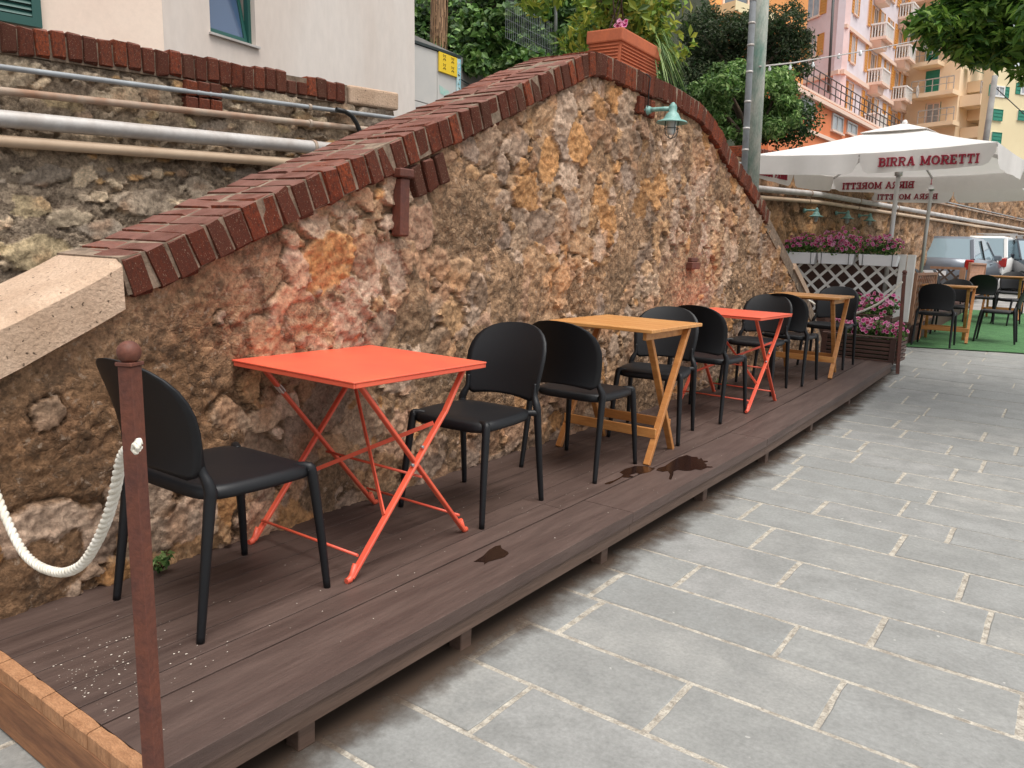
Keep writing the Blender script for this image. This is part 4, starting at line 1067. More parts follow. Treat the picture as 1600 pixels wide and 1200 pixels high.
mb = MB(); mb.tube([(WX+.03, pl[1]-.02, pl[2]+.02), (WX+.045, pl[1]-.05, pl[2]+.10), (WX+.04, pl[1]-.03, pl[2]+.2), (WX+.03, pl[1]-.06, 2.33), (WX-.1, pl[1]-.02, 2.37)], .004, 6)
tag(mb.build('black_cable', M['black_rubber']), 'thin black cable running from the lamp up over the brick coping', 'cable')

# ================================================================ TERRACOTTA PLANTER ON THE WALL
pc = at_y(973, 41, 5.35); zt = pc[2]
pl_ = onz(919, 47, zt); pr_ = onz(1034, 76, zt)
U = pr_-pc; V_ = pl_-pc; Lu, Lv = np.linalg.norm(U), np.linalg.norm(V_); U /= Lu; V_ = np.array((-U[1], U[0], 0)); V_ *= (1 if np.dot(V_, pl_-pc) > 0 else -1)
Lu = min(Lu, .95); Lv = min(max(Lv, .3), .42)
tp = thing('terracotta_planter', 'big rectangular ribbed terracotta planter with shrubs, sitting behind the peak of the wall', 'planter', (pc[0], pc[1], 2.25))
mb = MB(); Hh = zt-2.28
def ring(z, o): return [pc+U*(Lu*a)+V_*(Lv*b)+U*o*(1 if a == 0 else -1)+V_*o*(1 if b == 0 else -1)+np.array((0, 0, z)) for a, b in ((0, 0), (1, 0), (1, 1), (0, 1))]
mb.hexa(ring(-Hh, .045)+ring(-.085, .014)); mb.build('body', M['terracotta'], tp, bevel=.015, seg=2, fixn=True)
mb = MB(); R1, R2, R3 = ring(-.095, .0), ring(0, 0), ring(0, .03); R4 = ring(-.05, .03)
V = R1+R2+R3+R4; F = []
for a, b in ((0, 4), (4, 8), (8, 12)):
    for k in range(4): F.append((a+k, a+(k+1) % 4, b+(k+1) % 4, b+k))
F.append((0, 3, 2, 1)); F.append((12, 13, 14, 15)); mb.add(V, F); mb.build('rim', M['terracotta'], tp, bevel=.012, seg=2, fixn=True)
nrib = 17
for k in range(nrib):
    z = -.115 - (Hh-.14)*k/(nrib-1); t_in = .014+(.045-.014)*(-z-.085)/(Hh-.085); q = ring(z, t_in-.004); mb = MB()
    mb.tube([q[3], q[0]+V_*.02], .0055, 6); mb.tube([q[0]+U*.02, q[1]], .0055, 6); o = mb.build('rib', M['terracotta'], tp); o['kind'] = 'stuff'
cx = pc+U*Lu/2+V_*Lv/2
sh = thing('planter_shrub', 'yellow green leafy shrub growing in the terracotta planter', 'shrub', (cx[0], cx[1], zt))
foliage('crown', [tuple(cx+U*a+V_*b+np.array((0, 0, c)))+(r,) for a, b, c, r in ((-.2, .25, .30, .24), (.1, .1, .26, .22), (.45, .05, .22, .26), (.8, .0, .15, .22), (.3, .35, .45, .25), (-.35, .55, .35, .25), (.7, .35, .40, .28), (-.1, .0, .5, .2), (.55, 0, .5, .25), (1.0, .2, .25, .2), (0.1, .5, .15, .2))], 3600, .095, GREENS['lime'], sh, asp=.42, up=.5, seed=12, gap=.30)
mb = MB()
for k in range(9):
    e = cx+U*random.uniform(-.6, .8)+V_*random.uniform(-.1, .5)+np.array((0, 0, random.uniform(.3, .6))); b0 = cx+U*random.uniform(-.3, .3); mb.tube([b0, (b0+e)/2+np.array((0, 0, .08)), e], [.007, .005, .003], 6)
mb.build('branches', M['bark'], sh)
sp = thing('spiky_plant', 'spiky long leaved plant drooping over the right end of the terracotta planter', 'plant', tuple(cx+U*.45))
V = []; F = []; Cc = []
r_ = np.random.default_rng(5); b0 = cx+U*(Lu*.62)+np.array((0, 0, .06))
for k in range(150):
    a = r_.uniform(-2.2, 1.4); d = U*math.cos(a)+V_*math.sin(a)*.6; el = r_.uniform(-.1, 1.0); L = r_.uniform(.35, .62); w_ = .008; S = np.cross(d, (0, 0, 1)); P = []
    for j in range(5):
        t = j/4; P.append(b0+d*L*t*math.cos(el)+np.array((0, 0, L*(t*math.sin(el)-.75*t*t))))
    b = len(V); c = np.array(GREENS['fresh'][r_.integers(0, 4)])*r_.uniform(.8, 1.3)
    for j, p in enumerate(P): ww = w_*(1-.75*(j/4)**2); V += [p-S*ww, p+S*ww]; Cc += [c, c]
    F += [(b+2*j, b+2*j+1, b+2*j+3, b+2*j+2) for j in range(4)]
link('leaf_blades', npmesh('leaf_blades', V, F, Cc, smooth=False), M['leaf'], sp)
def flowers(name, C, N, size, cols, parent, seed=1):
    """small five petal flowers with a dark eye and pale rim"""
    r = np.random.default_rng(seed); V = []; F = []; K = []
    for c, n in zip(C, N):
        n = n/np.linalg.norm(n); a = np.cross(n, r.normal(size=3)); a /= np.linalg.norm(a); b = np.cross(n, a); s = size*r.uniform(.7, 1.2); col = np.array(cols[r.integers(0, len(cols))])
        i0 = len(V); V.append(c); K.append(col*.35); m = 10
        for k in range(m):
            t = 2*math.pi*k/m; rr = s*(1 if k % 2 else .82)
            V.append(c+(a*math.cos(t)+b*math.sin(t))*rr*.62+n*s*.12); K.append(col)
        for k in range(m):
            t = 2*math.pi*k/m; rr = s*(1 if k % 2 else .80); V.append(c+(a*math.cos(t)+b*math.sin(t))*rr+n*s*.22); K.append(col*.30+np.array((.85, .62, .74))*.70)
        for k in range(m):
            q = (k+1) % m; F.append((i0, i0+1+k, i0+1+q, i0)); F.append((i0+1+k, i0+1+m+k, i0+1+m+q, i0+1+q))
    V = np.array(V); F = np.array(F)
    me = bpy.data.meshes.new(name); me.from_pydata([tuple(v) for v in V], [], [tuple(dict.fromkeys(f)) for f in F.tolist()]); me.update()
    at = me.color_attributes.new('col', 'FLOAT_COLOR', 'POINT'); cc = np.ones((len(V), 4), dtype=np.float32); cc[:, :3] = K; at.data.foreach_set('color', cc.ravel())
    o = link(name, me, M['leaf'], parent); o['kind'] = 'stuff'; return o
PINKS = [(.62, .03, .19), (.70, .08, .32), (.42, .012, .10), (.75, .28, .48), (.50, .02, .14)]
def flowerbed(parent, a, b, z, h, n_leaf, n_fl, seed, wdt=.12, leaf=.035, fs=.030, droop=.0, cols=PINKS, lumps=6):
    """foliage and flowers along the line a-b"""
    a, b = np.array(a, float), np.array(b, float); r = np.random.default_rng(seed); cl = []
    for k in range(lumps):
        t = (k+.5)/lumps; p = a+(b-a)*t; cl.append((p[0], p[1], z+h*r.uniform(.2, .55), h*r.uniform(.45, .7)))
    foliage('foliage', cl, n_leaf, leaf, GREENS['mid']+GREENS['fresh'][:2], parent, asp=.6, seed=seed, scale=(1, 1, .9), shell=.3)
    cl = np.array(cl); i = r.integers(0, len(cl), n_fl); d = r.normal(size=(n_fl, 3)); d[:, 2] = np.abs(d[:, 2])*1.1-.15; d[:, 1] -= .35; d /= np.linalg.norm(d, axis=1)[:, None]
    C = cl[i, :3]+d*cl[i, 3:4]*r.uniform(.95, 1.25, (n_fl, 1)); N = d+r.normal(size=(n_fl, 3))*.3+np.array((0.1, -.5, .2))
    flowers('flowers', C, N, fs*.9, cols, parent, seed)
pf = thing('pink_flowers', 'few bright pink flowers peeping over the rim of the terracotta planter', 'flowers', tuple(pc))
q = pc+U*.08+V_*.05+np.array((0, 0, .02)); flowers('flowers', [q+np.array((random.uniform(-.05, .05), random.uniform(-.03, .03), random.uniform(0, .05))) for _ in range(16)], [np.array((random.uniform(-.3, .5), -1, .4)) for _ in range(16)], .022, PINKS, pf)

# ================================================================ WOODEN FLOWER BEDS AT THE DECK END
def slat_box(name, label, x0, x1, y0, y1, z0, z1, n, group=None):
    t = thing(name, label, 'planter', ((x0+x1)/2, (y0+y1)/2, z0), group=group)
    h = (z1-z0)/n
    for k in range(n):
        za, zb = z0+k*h+.006, z0+(k+1)*h-.006
        mb = MB(); mb.box(x0, x1, y0-.018, y0, za, zb); mb.build('slat', M['dark_wood'], t, bevel=.004)
        mb = MB(); mb.box(x1, x1+.018, y0+.001, y1, za, zb); mb.build('slat', M['dark_wood'], t, bevel=.004)
    for x in (x0, x1-.06):
        mb = MB(); mb.box(x, x+.06, y0-.034, y0-.0195, z0, z1+.004); mb.build('corner_batten', M['dark_wood'], t, bevel=.003)
    mb = MB(); mb.box(x0-.0, x1+.02, y0-.035, y0+.02, z1+.005, z1+.022); mb.build('top_rail', M['dark_wood'], t, bevel=.003)
    mb = MB(); mb.box(x0+.01, x1-.005, y0+.001, y1, z0+.02, z1-.03); mb.build('soil_block', M['soil'], t)
    return t
p = at_y(1400, 531, 9.3); zt = p[2]; xr = at_y(1398, 560, 9.3)[0]; xl = at_y(1283, 545, 9.3)[0]
b1 = slat_box('wooden_planter', 'low dark slatted wooden planter with pink flowers closing the far end of the deck', xl, xr, 9.3, 9.85, dz(9.3)-.02, zt, 6, 'slatted wooden planters')
flowerbed(b1, (xl+.1, 9.55), (xr-.02, 9.5), zt, .17, 1500, 120, 51, leaf=.04, lumps=8)
p2 = at_y(1400, 497, 10.7); xl2 = at_y(1290, 497, 10.7)[0]; xr2 = at_y(1392, 497, 10.7)[0]
b2 = slat_box('wooden_planter', 'second slatted wooden planter standing higher, right behind the first and before the lattice', xl2, xr2, 10.7, 11.2, gz(10.7), p2[2], 7, 'slatted wooden planters')
flowerbed(b2, (xl2+.1, 10.85), (xr2, 10.8), p2[2], .26, 1700, 190, 52, leaf=.045, lumps=8)

# ================================================================ WHITE LATTICE FENCE WITH FLOWER TROUGHS
YF = 11.71
fa = lambda u, v: at_y(u, v, YF)
zb = fa(1411, 503)[2]; zt = fa(1411, 400)[2]; xR = fa(1411, 450)[0]; xL = fa(1225, 450)[0]-.5
fe = thing('lattice_fence', 'white diagonal lattice fence carrying the flower troughs beyond the deck', 'fence', (xR, YF, gz(YF)))
def lattice(parent, P, U, x0, x1, z0, z1, step, wd, th, m, W, ang=1.0, off=.012):
    """diagonal slats clipped to the frame; U along, W normal"""
    P, U, W = np.array(P, float), np.array(U, float), np.array(W, float); Zv = np.array((0, 0, 1.)); L = x1-x0; H = z1-z0
    for s in (1, -1):
        c = -H/ang if s == 1 else 0
        while c < L + (0 if s == 1 else H/ang):
            # line x = c + s*z/ang
            pts = []
            for z in (0, H):
                x = c + s*z/ang; pts.append([x, z])
            (xa, za), (xb, zb_) = pts
            if xa > xb: (xa, za), (xb, zb_) = (xb, zb_), (xa, za)
            if xb > 0 and xa < L:
                sl = (zb_-za)/(xb-xa)
                if xa < 0: za, xa = za+sl*(0-xa), 0
                if xb > L: zb_, xb = zb_-sl*(xb-L), L
                if math.hypot(xb-xa, zb_-za) > .04:
                    A = P+U*(x0+xa)+Zv*(z0+za)+W*off*s*.5; B = P+U*(x0+xb)+Zv*(z0+zb_)+W*off*s*.5
                    mb = MB(); mb.bar(A, B, th, wd, up=tuple(W)); 
                    Wd = (B-A); Ln = np.linalg.norm(Wd); Wd /= Ln; S = np.cross(Wd, W)
                    mb = MB(); mb.fbox(A, S, W, Wd, (-wd/2, wd/2), (-th/2, th/2), (0, Ln)); mb.build('slat', m, parent)
            c += step
lattice(fe, (0, YF, 0), (1, 0, 0), xL, xR-.09, zb+.03, zt-.02, .215, .036, .009, M['white_paint'], (0, -1, 0))
for x, w_ in ((xR-.085, .085), (xR+.012, .10)):
    mb = MB(); mb.box(x, x+w_, YF-.03, YF+.03, zb, zt+.02); mb.build('post', M['white_paint'], fe, bevel=.006)
mb = MB(); mb.box(xL, xR-.09, YF-.02, YF+.02, zt-.018, zt+.02); mb.build('rail', M['white_paint'], fe, bevel=.004)
mb = MB(); mb.box(xL, xR-.09, YF-.02, YF+.02, zb-.01, zb+.028); mb.build('rail', M['white_paint'], fe, bevel=.004)
mb = MB(); mb.box(xL, xR+.14, YF-.06, YF+.05, gz(YF)-.02, zb-.012); mb.build('plinth', M['dark_wood'], fe, bevel=.004)
GT = 'white flower troughs on the lattice fence'
for i, (u0, u1, v0, v1, lab, nf) in enumerate(((1222, 1275, 394, 413, 'leftmost white trough of pink flowers, beside the end of the stone wall', 95), (1277, 1335, 396, 414, 'middle white flower trough, with the tallest pink blooms spilling over it', 190), (1341, 1404, 398, 417, 'white flower trough nearest the white post, deep pink blooms at its right', 120))):
    yt = YF-.25; A, B = at_y(u0, v0, yt), at_y(u1, v0, yt); C = at_y(u1, v1, yt); z1_, z0_ = (A[2]+B[2])/2, C[2]
    t = thing('flower_trough', lab, 'flower box', (A[0], yt, z0_), group=GT); mb = MB()
    mb.hexa([(A[0]+.02, yt+.02, z0_), (B[0]-.02, yt+.02, z0_), (B[0]-.02, yt+.16, z0_), (A[0]+.02, yt+.16, z0_), (A[0], yt, z1_), (B[0], yt, z1_), (B[0], yt+.19, z1_), (A[0], yt+.19, z1_)]); mb.build('trough', M['white_plastic'], t, bevel=.008, seg=2)
    for q in (.12, .86):
        x = A[0]+(B[0]-A[0])*q; mb = MB(); mb.tube([(x, yt-.006, z1_+.01), (x, yt+.012, z0_-.006)], .004, 6); mb.build('hanger', M['dark_wire'], t)
    flowerbed(t, (A[0]+.06, yt+.09), (B[0]-.04, yt+.09), z1_+.01, .21 if i != 1 else .26, 900, nf, 60+i, leaf=.045, fs=.027, lumps=5, cols=PINKS if i else PINKS[:3])
# tan lattice screens along the second terrace
GS = 'tan wooden lattice screens round the second terrace'
XS = -1.76
def screen(y0, y1, lab, zh=.93, step=.17):
    t = thing('lattice_screen', lab, 'screen', (XS, y0, gz(y0)), group=GS); m = M['tan_lattice']; z0, z1 = gz((y0+y1)/2)+.22, gz((y0+y1)/2)+zh
    lattice(t, (XS, 0, 0), (0, 1, 0), y0+.05, y1-.05, z0+.04, z1-.04, step, .032, .009, m, (1, 0, 0))
    for y in (y0, y1-.05): mb = MB(); mb.box(XS-.02, XS+.03, y, y+.05, z0, z1); mb.build('stile', m, t, bevel=.004)
    for z in (z0, z1-.04): mb = MB(); mb.box(XS-.015, XS+.025, y0+.051, y1-.051, z, z+.04); mb.build('rail', m, t, bevel=.004)
screen(11.80, 13.7, 'tan lattice screen next to the white post, nearest of the tan screens')
screen(18.2, 21.5, 'small tan lattice screen farther back beside the rear wooden table')
t = thing('lattice_screen', 'grey weathered lattice screen across the back, in front of the blue grey car', 'screen', (-2.3, 18.1, gz(18.1)))
zz0, zz1 = gz(18.1)+.10, gz(18.1)+.85; xa, xb = at_y(1452, 430, 18.1)[0], at_y(1508, 430, 18.1)[0]
lattice(t, (0, 18.1, 0), (1, 0, 0), xa+.04, xb-.11, zz0, zz1-.03, .20, .035, .01, M['deck_side'], (0, -1, 0))
mb = MB(); mb.box(xa, xb, 18.08, 18.12, zz1-.03, zz1+.02); mb.build('rail', M['tan_lattice'], t)
mb = MB(); mb.box(xb-.10, xb, 18.06, 18.14, gz(18), zz1-.032); mb.build('post', M['tan_lattice'], t)
kb = MB(); kb.fbox((XS-.05, 11.78, gz(11.8)), (1, 0, 0), (0, 1, .027), (0, 0, 1), (-.12, .11), (0, 6.3), (-.02, .21))
tag(kb.build('terrace_kerb', M['dark_wood'], bevel=.006), 'long low dark wooden kerb at the foot of the tan lattice screen', 'kerb')

# ================================================================ SECOND TERRACE FURNITURE
GT2 = 'black chairs on the green turf'
for x, y, rz, lab in ((-1.43, 11.72, .0, 'black chair seen from behind at the front turf edge, by the white post'),
                      (-1.42, 13.25, math.pi, 'black chair across the front turf table, hidden by its top'),
                      (-.80, 12.80, math.pi/2, 'black chair at the right picture edge on the turf, seen from its side'),
                      (-1.28, 15.7, .1, 'black chair on the turf between the front and the rear wooden tables'),
                      (-.98, 17.9, math.pi, 'black chair farthest back on the turf, behind the rear wooden table'),
                      (-.75, 15.6, math.pi/2+.6, 'black chair on the turf just behind the one at the right picture edge'),
                      (-2.24, 17.2, -math.pi/2+.0, 'black chair seen through the lattice, left one of two'),
                      (-1.94, 17.3, -math.pi/2+.0, 'black chair seen from the side through the lattice, right one of two')):
    place_chair(x, y, gz(y)+.016, rz, lab, GT2)
place_wood(-1.40, 12.42, gz(12.42)+.016, .06, 'wooden folding table on the green turf nearest the white post')
place_wood(-1.02, 16.8, gz(16.8)+.016, .0, 'wooden folding table farther back on the green turf towards the cars')

# ================================================================ PARASOLS
def arc(cx, cy, r, a0, a1, n=8, ry=None): return [(cx+r*math.cos(R_(a0+(a1-a0)*i/n)), cy+(ry or r)*math.sin(R_(a0+(a1-a0)*i/n))) for i in range(n+1)]
def stroke(pts, w_):
    L = []; Rr = []
    for i, p in enumerate(pts):
        a = pts[max(0, i-1)]; b = pts[min(len(pts)-1, i+1)]; dx, dy = b[0]-a[0], b[1]-a[1]; l = math.hypot(dx, dy) or 1
        L.append((p[0]-dy/l*w_/2, p[1]+dx/l*w_/2)); Rr.append((p[0]+dy/l*w_/2, p[1]-dx/l*w_/2))
    return [[L[i], L[i+1], Rr[i+1], Rr[i]] for i in range(len(pts)-1)]
def bx(x0, x1, y0, y1): return [[(x0, y0), (x1, y0), (x1, y1), (x0, y1)]]
S_ = .13
def stem(x, w_=.17): return bx(x, x+w_, 0, 1) + bx(x-.09, x, 0, S_) + bx(x-.09, x, 1-S_, 1) + bx(x+w_, x+w_+.07, 0, S_) + bx(x+w_, x+w_+.07, 1-S_, 1)
GL = {
 'I': (.36, stem(.09)),
 'B': (.80, stem(.09)+stroke([(.26, .935), (.48, .935)]+arc(.48, .735, .20, 90, -90)+[(.26, .535)], .12)[0:]+stroke([(.26, .50), (.50, .50)]+arc(.50, .28, .22, 90, -90)+[(.26, .06)], .12)),
 'R': (.84, stem(.09)+stroke([(.26, .935), (.48, .935)]+arc(.48, .71, .225, 90, -90)+[(.26, .485)], .12)+stroke([(.44, .47), (.66, .06)], .17)+bx(.58, .82, 0, S_)),
 'A': (.88, stroke([(.14, .06), (.42, 1.0)], .12)+stroke([(.45, 1.0), (.72, .06)], .19)+bx(.24, .62, .27, .38)+bx(.02, .28, 0, S_)+bx(.56, .88, 0, S_)),
 'M': (1.08, bx(.10, .22, 0, 1)+bx(.82, .99, 0, 1)+stroke([(.16, .98), (.52, .12)], .17)+stroke([(.52, .12), (.88, .98)], .12)+bx(.0, .34, 0, S_)+bx(.72, 1.07, 0, S_)+bx(.0, .10, 1-S_, 1)+bx(.99, 1.07, 1-S_, 1)),
 'O': (.90, stroke(arc(.44, .5, .33, 0, 360, 20, .42), .155)),
 'E': (.76, stem(.09)+bx(.33, .68, 0, S_)+bx(.33, .66, 1-S_, 1)+bx(.58, .68, S_, .30)+bx(.56, .66, .70, 1-S_)+bx(.26, .50, .44, .56)),
 'T': (.78, bx(.29, .46, 0, 1)+bx(.18, .57, 0, S_)+bx(.03, .29, 1-S_, 1)+bx(.46, .72, 1-S_, 1)+bx(.03, .12, .68, 1-S_)+bx(.63, .72, .68, 1-S_)),
 ' ': (.42, [])}
def text_width(s, gap=.06): return sum(GL[c][0]+gap for c in s)-gap
def letters(parent, s, P, U, V, Wn, h, th):
    """flat printed letters; each glyph a thin mesh going through the cloth, so it reads mirrored from inside"""
    x = -text_width(s)/2; P, U, V, Wn = (np.array(q, float) for q in (P, U, V, Wn))
    for c in s:
        w_, polys = GL[c]
        if polys:
            mb = MB()
            for k, p in enumerate(polys): mb.prism([((x+a)*h, b*h) for a, b in p], P, U, V, Wn, -th-.0002*k, th+.0002*k)
            mb.build('letter', M['crimson'], parent, fixn=True)
        x += w_+.06
def parasol(C, ang, half, zv0, zv1, zap, label, base_z, textside=(0, 1, 2, 3), lean=(0, 0), text='BIRRA MORETTI', th=.104):
    """square market parasol: centre C, valance from zv0 to zv1, apex zap"""
    t = thing('parasol', label, 'parasol', (C[0], C[1], base_z), group='big white square parasols')
    U = np.array((math.cos(ang), math.sin(ang), 0)); V = np.array((-U[1], U[0], 0)); Z = np.array((0, 0, 1.)); C0 = np.array((C[0], C[1], 0.))
    cn = [C0+U*a*half+V*b*half+Z*zv1 for a, b in ((-1, -1), (1, -1), (1, 1), (-1, 1))]; ap = C0+Z*zap
    V_ = []; F = []; n = 14
    for k in range(4):
        A, B = cn[k], cn[(k+1) % 4]
        for i in range(n+1):
            for j in range(n+1):
                s_, q = i/n, j/n                                     # s: edge to apex
                e = A+(B-A)*q; p = e+(ap-e)*s_
                mid = 1-abs(2*q-1)
                p = p - Z*(.035*math.sin(math.pi*s_)) - Z*(.05*(1-s_)*math.sin(math.pi*q)) + Z*.012*math.sin(9*q*3.14+k)*(1-s_)*.3
                if n*.5 < j <= n: pass
                V_.append(p)
        b = len(V_)-(n+1)**2
        for i in range(n):
            for j in range(n): F.append((b+i*(n+1)+j, b+i*(n+1)+j+1, b+(i+1)*(n+1)+j+1, b+(i+1)*(n+1)+j))
    link('canopy', npmesh('canopy', V_, F), M['canvas'], t)
    # small vent cap on the top
    mb = MB(); cp = [C0+U*a*.42+V*b*.42+Z*(zap-.42/half*(zap-zv1)+.004) for a, b in ((-1, -1), (1, -1), (1, 1), (-1, 1))]
    mb.add(cp+[ap+Z*.012], [(0, 1, 4), (1, 2, 4), (2, 3, 4), (3, 0, 4)]); cap = mb.build('vent_cap', M['canvas'], t)
    so2 = cap.modifiers.new('thick', 'SOLIDIFY'); so2.thickness = .006
    mb = MB(); mb.lathe([(0, .035), (.02, .03), (.03, .01), (.04, -.01)], 12, at=tuple(ap+Z*.02)); mb.build('finial', M['canvas'], t)
    H = zv1-zv0
    for k in range(4):
        A, B = cn[k], cn[(k+1) % 4]; D = (B-A); L = np.linalg.norm(D); D /= L; N = np.cross(D, Z)
        # valance: two flaps per side, rounded at their lower corners
        for f0, f1 in ((0.0, .497), (.503, 1.0)):
            Vv = []; Ff = []; m = 26; rr = .14*1.0
            for i in range(m+1):
                q = f0+(f1-f0)*i/m; x = q*L; e = min(x-f0*L, f1*L-x); cut = 0 if e > rr else (rr-math.sqrt(max(0, rr*rr-(rr-e)**2)))
                sag = -.05*math.sin(math.pi*q); wv = .012*math.sin(x*7+k)+.008*math.sin(x*17)
                for j, zf in enumerate((0, .5, 1)):
                    Vv.append(A+D*x+Z*(sag-(H-cut)*zf)+N*(.004+wv*zf))
            Ff = [(i*3+j, i*3+j+1, (i+1)*3+j+1, (i+1)*3+j) for i in range(m) for j in range(2)]
            o = link('valance_flap', npmesh('valance_flap', Vv, Ff), M['canvas'], t)
        if k in textside:
            q0, q1 = .55, .98; w_ = text_width(text); h = min(th, (q1-q0)*L/w_)
            qc = .765; P = A+D*(qc*L)+Z*(-.045-H*.5-h*.5)+N*.006
            letters(t, text, P, D, Z, N, h, .017)
    # frame: pole, hub, ribs and struts
    pb_ = np.array((C[0]+lean[0], C[1]+lean[1], base_z)); mb = MB(); mb.tube([pb_, ap-Z*.05], .030, 14); mb.build('pole', M['alu'], t)
    hub = ap-Z*.60*1.0; hub[2] = zv1-.12
    mb = MB(); mb.tube([hub-Z*.06, hub+Z*.06], .05, 14); mb.build('hub', M['alu'], t)
    for k in range(8):
        e = cn[k//2] if k % 2 == 0 else (cn[k//2]+cn[(k//2+1) % 4])/2-Z*.04
        mb = MB(); mb.bar(ap-Z*.10, e-Z*.035, .018, .028); mb.build('rib', M['alu'], t)
        md = ap+(e-ap)*.52-Z*.09; mb = MB(); mb.bar(hub, md, .016, .022); mb.build('strut', M['alu'], t)
    mb = MB(); mb.box(C[0]-.35, C[0]+.35, C[1]-.35, C[1]+.35, base_z, base_z+.08); mb.build('base', M['concrete'], t, bevel=.01)
    return t
zE, zT = 2.28, 2.52
parasol((-2.14, 11.93), R_(-8), 1.47, zE, zT, 3.02, 'nearest big white parasol, crimson lettering on its front flap', gz(11.9))
parasol((-2.20, 15.3), R_(-6), 1.5, 2.36, 2.60, 3.12, 'second white parasol, mostly hidden behind the nearest one', gz(15.3))
bk = MB(); bk.box(xL, xR-.12, YF+.35, YF+.38, gz(YF), zt-.06); tag(bk.build('added_dark_backing', M['dark_wood']), 'added dark backing board in place of shade behind the white lattice fence', 'board')  # board added to darken the lattice gaps in place of parasol shade
# ================================================================ CARS
def car(name, lab, loc, rz, paint, L=4.0, W=1.68, H=1.45, rack=False, hatch=True):
    """x across, y along (rear at -y, front at +y)"""
    t = thing(name, lab, 'car', loc, group='cars parked beyond the turf'); hl = L/2
    # side profile of the lower body and of the cabin
    ss = [(-hl, .35, .72), (-hl+.04, .28, .88), (-hl+.18, .24, .93), (-hl+.8, .22, .94), (0, .22, .93), (hl-1.35, .22, .92), (hl-.9, .22, .88), (hl-.35, .24, .80), (hl-.08, .28, .68), (hl, .36, .55)]
    V = []; F = []; n = 12
    for i, (y, zb_, zt_) in enumerate(ss):
        e = abs(y)/hl; w_ = W/2*(1-.10*e**5)
        q = [(-w_*.92, zb_), (-w_, zb_+.08), (-w_*1.0, (zb_+zt_)/2), (-w_*.965, zt_-.06), (-w_*.90, zt_), (-w_*.4, zt_+.015)]
        q = q + [(-a, b) for a, b in reversed(q)]
        V += [(a, y, b) for a, b in q]
    for i in range(len(ss)-1):
        for k in range(n): F.append((i*n+k, i*n+(k+1) % n, (i+1)*n+(k+1) % n, (i+1)*n+k))
    F += [tuple(range(n)), tuple((len(ss)-1)*n+k for k in reversed(range(n)))]
    mb = MB(); mb.add(V, F, True); b = mb.build('body', paint, t, world=False, fixn=True)
    yr0, yr1, yf1, yf0 = (-hl+.12, -hl+.48, hl-1.95, hl-1.15)        # rear glass foot, roof rear, roof front, windscreen foot
    z0, z1 = .92, H; wa, wb = W/2*.90, W/2*.72
    def ringp(z, k): 
        a = wa+(wb-wa)*k; y0, y1 = yr0+(yr1-yr0)*k, yf0+(yf1-yf0)*k
        return [(-a, y0, z), (a, y0, z), (a, y1, z), (-a, y1, z)]
    mb = MB(); mb.hexa(ringp(z0-.02, 0)+ringp(z1-.06, .92)); mb.build('cabin_glass', M['car_glass'], t, world=False)
    mb = MB(); A = ringp(z1-.10, .86); B = ringp(z1, 1.0); B = [(x*.93, y+(.06 if y < 0 else -.1), z) for x, y, z in B]; A = [(x*1.02, y*1.0, z) for x, y, z in A]
    mb.hexa(A+B); o = mb.build('roof', paint, t, world=False, bevel=.035, seg=3)
    for s in (-1, 1):
        for (ya, yb, nm) in (((yr0, yr1), (0, 0), 'rear_pillar'), ((yf0, yf1), (0, 0), 'front_pillar')):
            lo = (s*wa*1.0, ya[0], z0-.02) if True else None; hi = (s*(wa+(wb-wa)*.9)*1.01, ya[0]+(ya[1]-ya[0])*.9, z1-.08)
            mb = MB(); mb.bar(lo, hi, .09 if nm == 'rear_pillar' else .05, .05, up=(0, 1, 0)); mb.build(nm, paint, t, world=False, bevel=.01)
        y = (yr1+yf1)/2+.1; mb = MB(); mb.bar((s*wa*1.0, y, z0-.02), (s*(wa+(wb-wa)*.9)*1.012, y-.05, z1-.08), .03, .06, up=(1, 0, 0)); mb.build('door_pillar', M['black_rubber'], t, world=False)
        for y in (-hl+.72, hl-.78):
            mb = MB(); mb.tube([(s*(W/2-.20), y, .30), (s*(W/2-.0), y, .30)], .30, 24); wl = mb.build('wheel', M['tyre'], t, world=False)
            mb = MB(); mb.tube([(s*(W/2-.005), y, .30), (s*(W/2+.012), y, .30)], .19, 20); rm = mb.build('rim', M['alu'], None); rm.parent = wl
        mb = MB(); mb.box(s*(W/2+.02)-.09, s*(W/2+.02)+.09, hl-1.62, hl-1.53, .92, 1.05); mb.build('mirror', paint, t, world=False, bevel=.03, seg=2)
        mb = MB(); mb.box(s*(W/2-.14)-.12, s*(W/2-.14)+.10, hl-.16, hl-.03, .56, .72); mb.build('headlight', M['lamp_glass'], t, world=False, bevel=.03, seg=2)
        mb = MB(); mb.box(s*(W/2-.13)-.09, s*(W/2-.13)+.09, -hl-.012, -hl+.1, .66, .90); mb.build('tail_light', M['tail_lamp'], t, world=False, bevel=.02)
        mb = MB(); mb.box(s*W/2*.985-.008, s*W/2*.985+.008, -.15, .02, .80, .825); mb.build('door_handle', paint, t, world=False)
    mb = MB(); mb.box(-.5, .5, hl-.02, hl+.012, .42, .56); mb.build('grille', M['black_rubber'], t, world=False, bevel=.01)
    mb = MB(); mb.box(-.26, .26, -hl-.02, -hl+.01, .50, .62); mb.build('number_plate', M['white_plastic'], t, world=False)
    if rack:
        for y in (-.55, .35):
            mb = MB(); mb.box(-wb*1.12, wb*1.12, y-.03, y+.03, H+.07, H+.105)
            for s in (-1, 1): mb.box(s*wb*.95-.06, s*wb*.95+.06, y-.04, y+.04, H-.04, H+.069)
            mb.build('roof_bar', M['alu'], t, world=False)
    t.rotation_euler = (0, 0, rz); return t
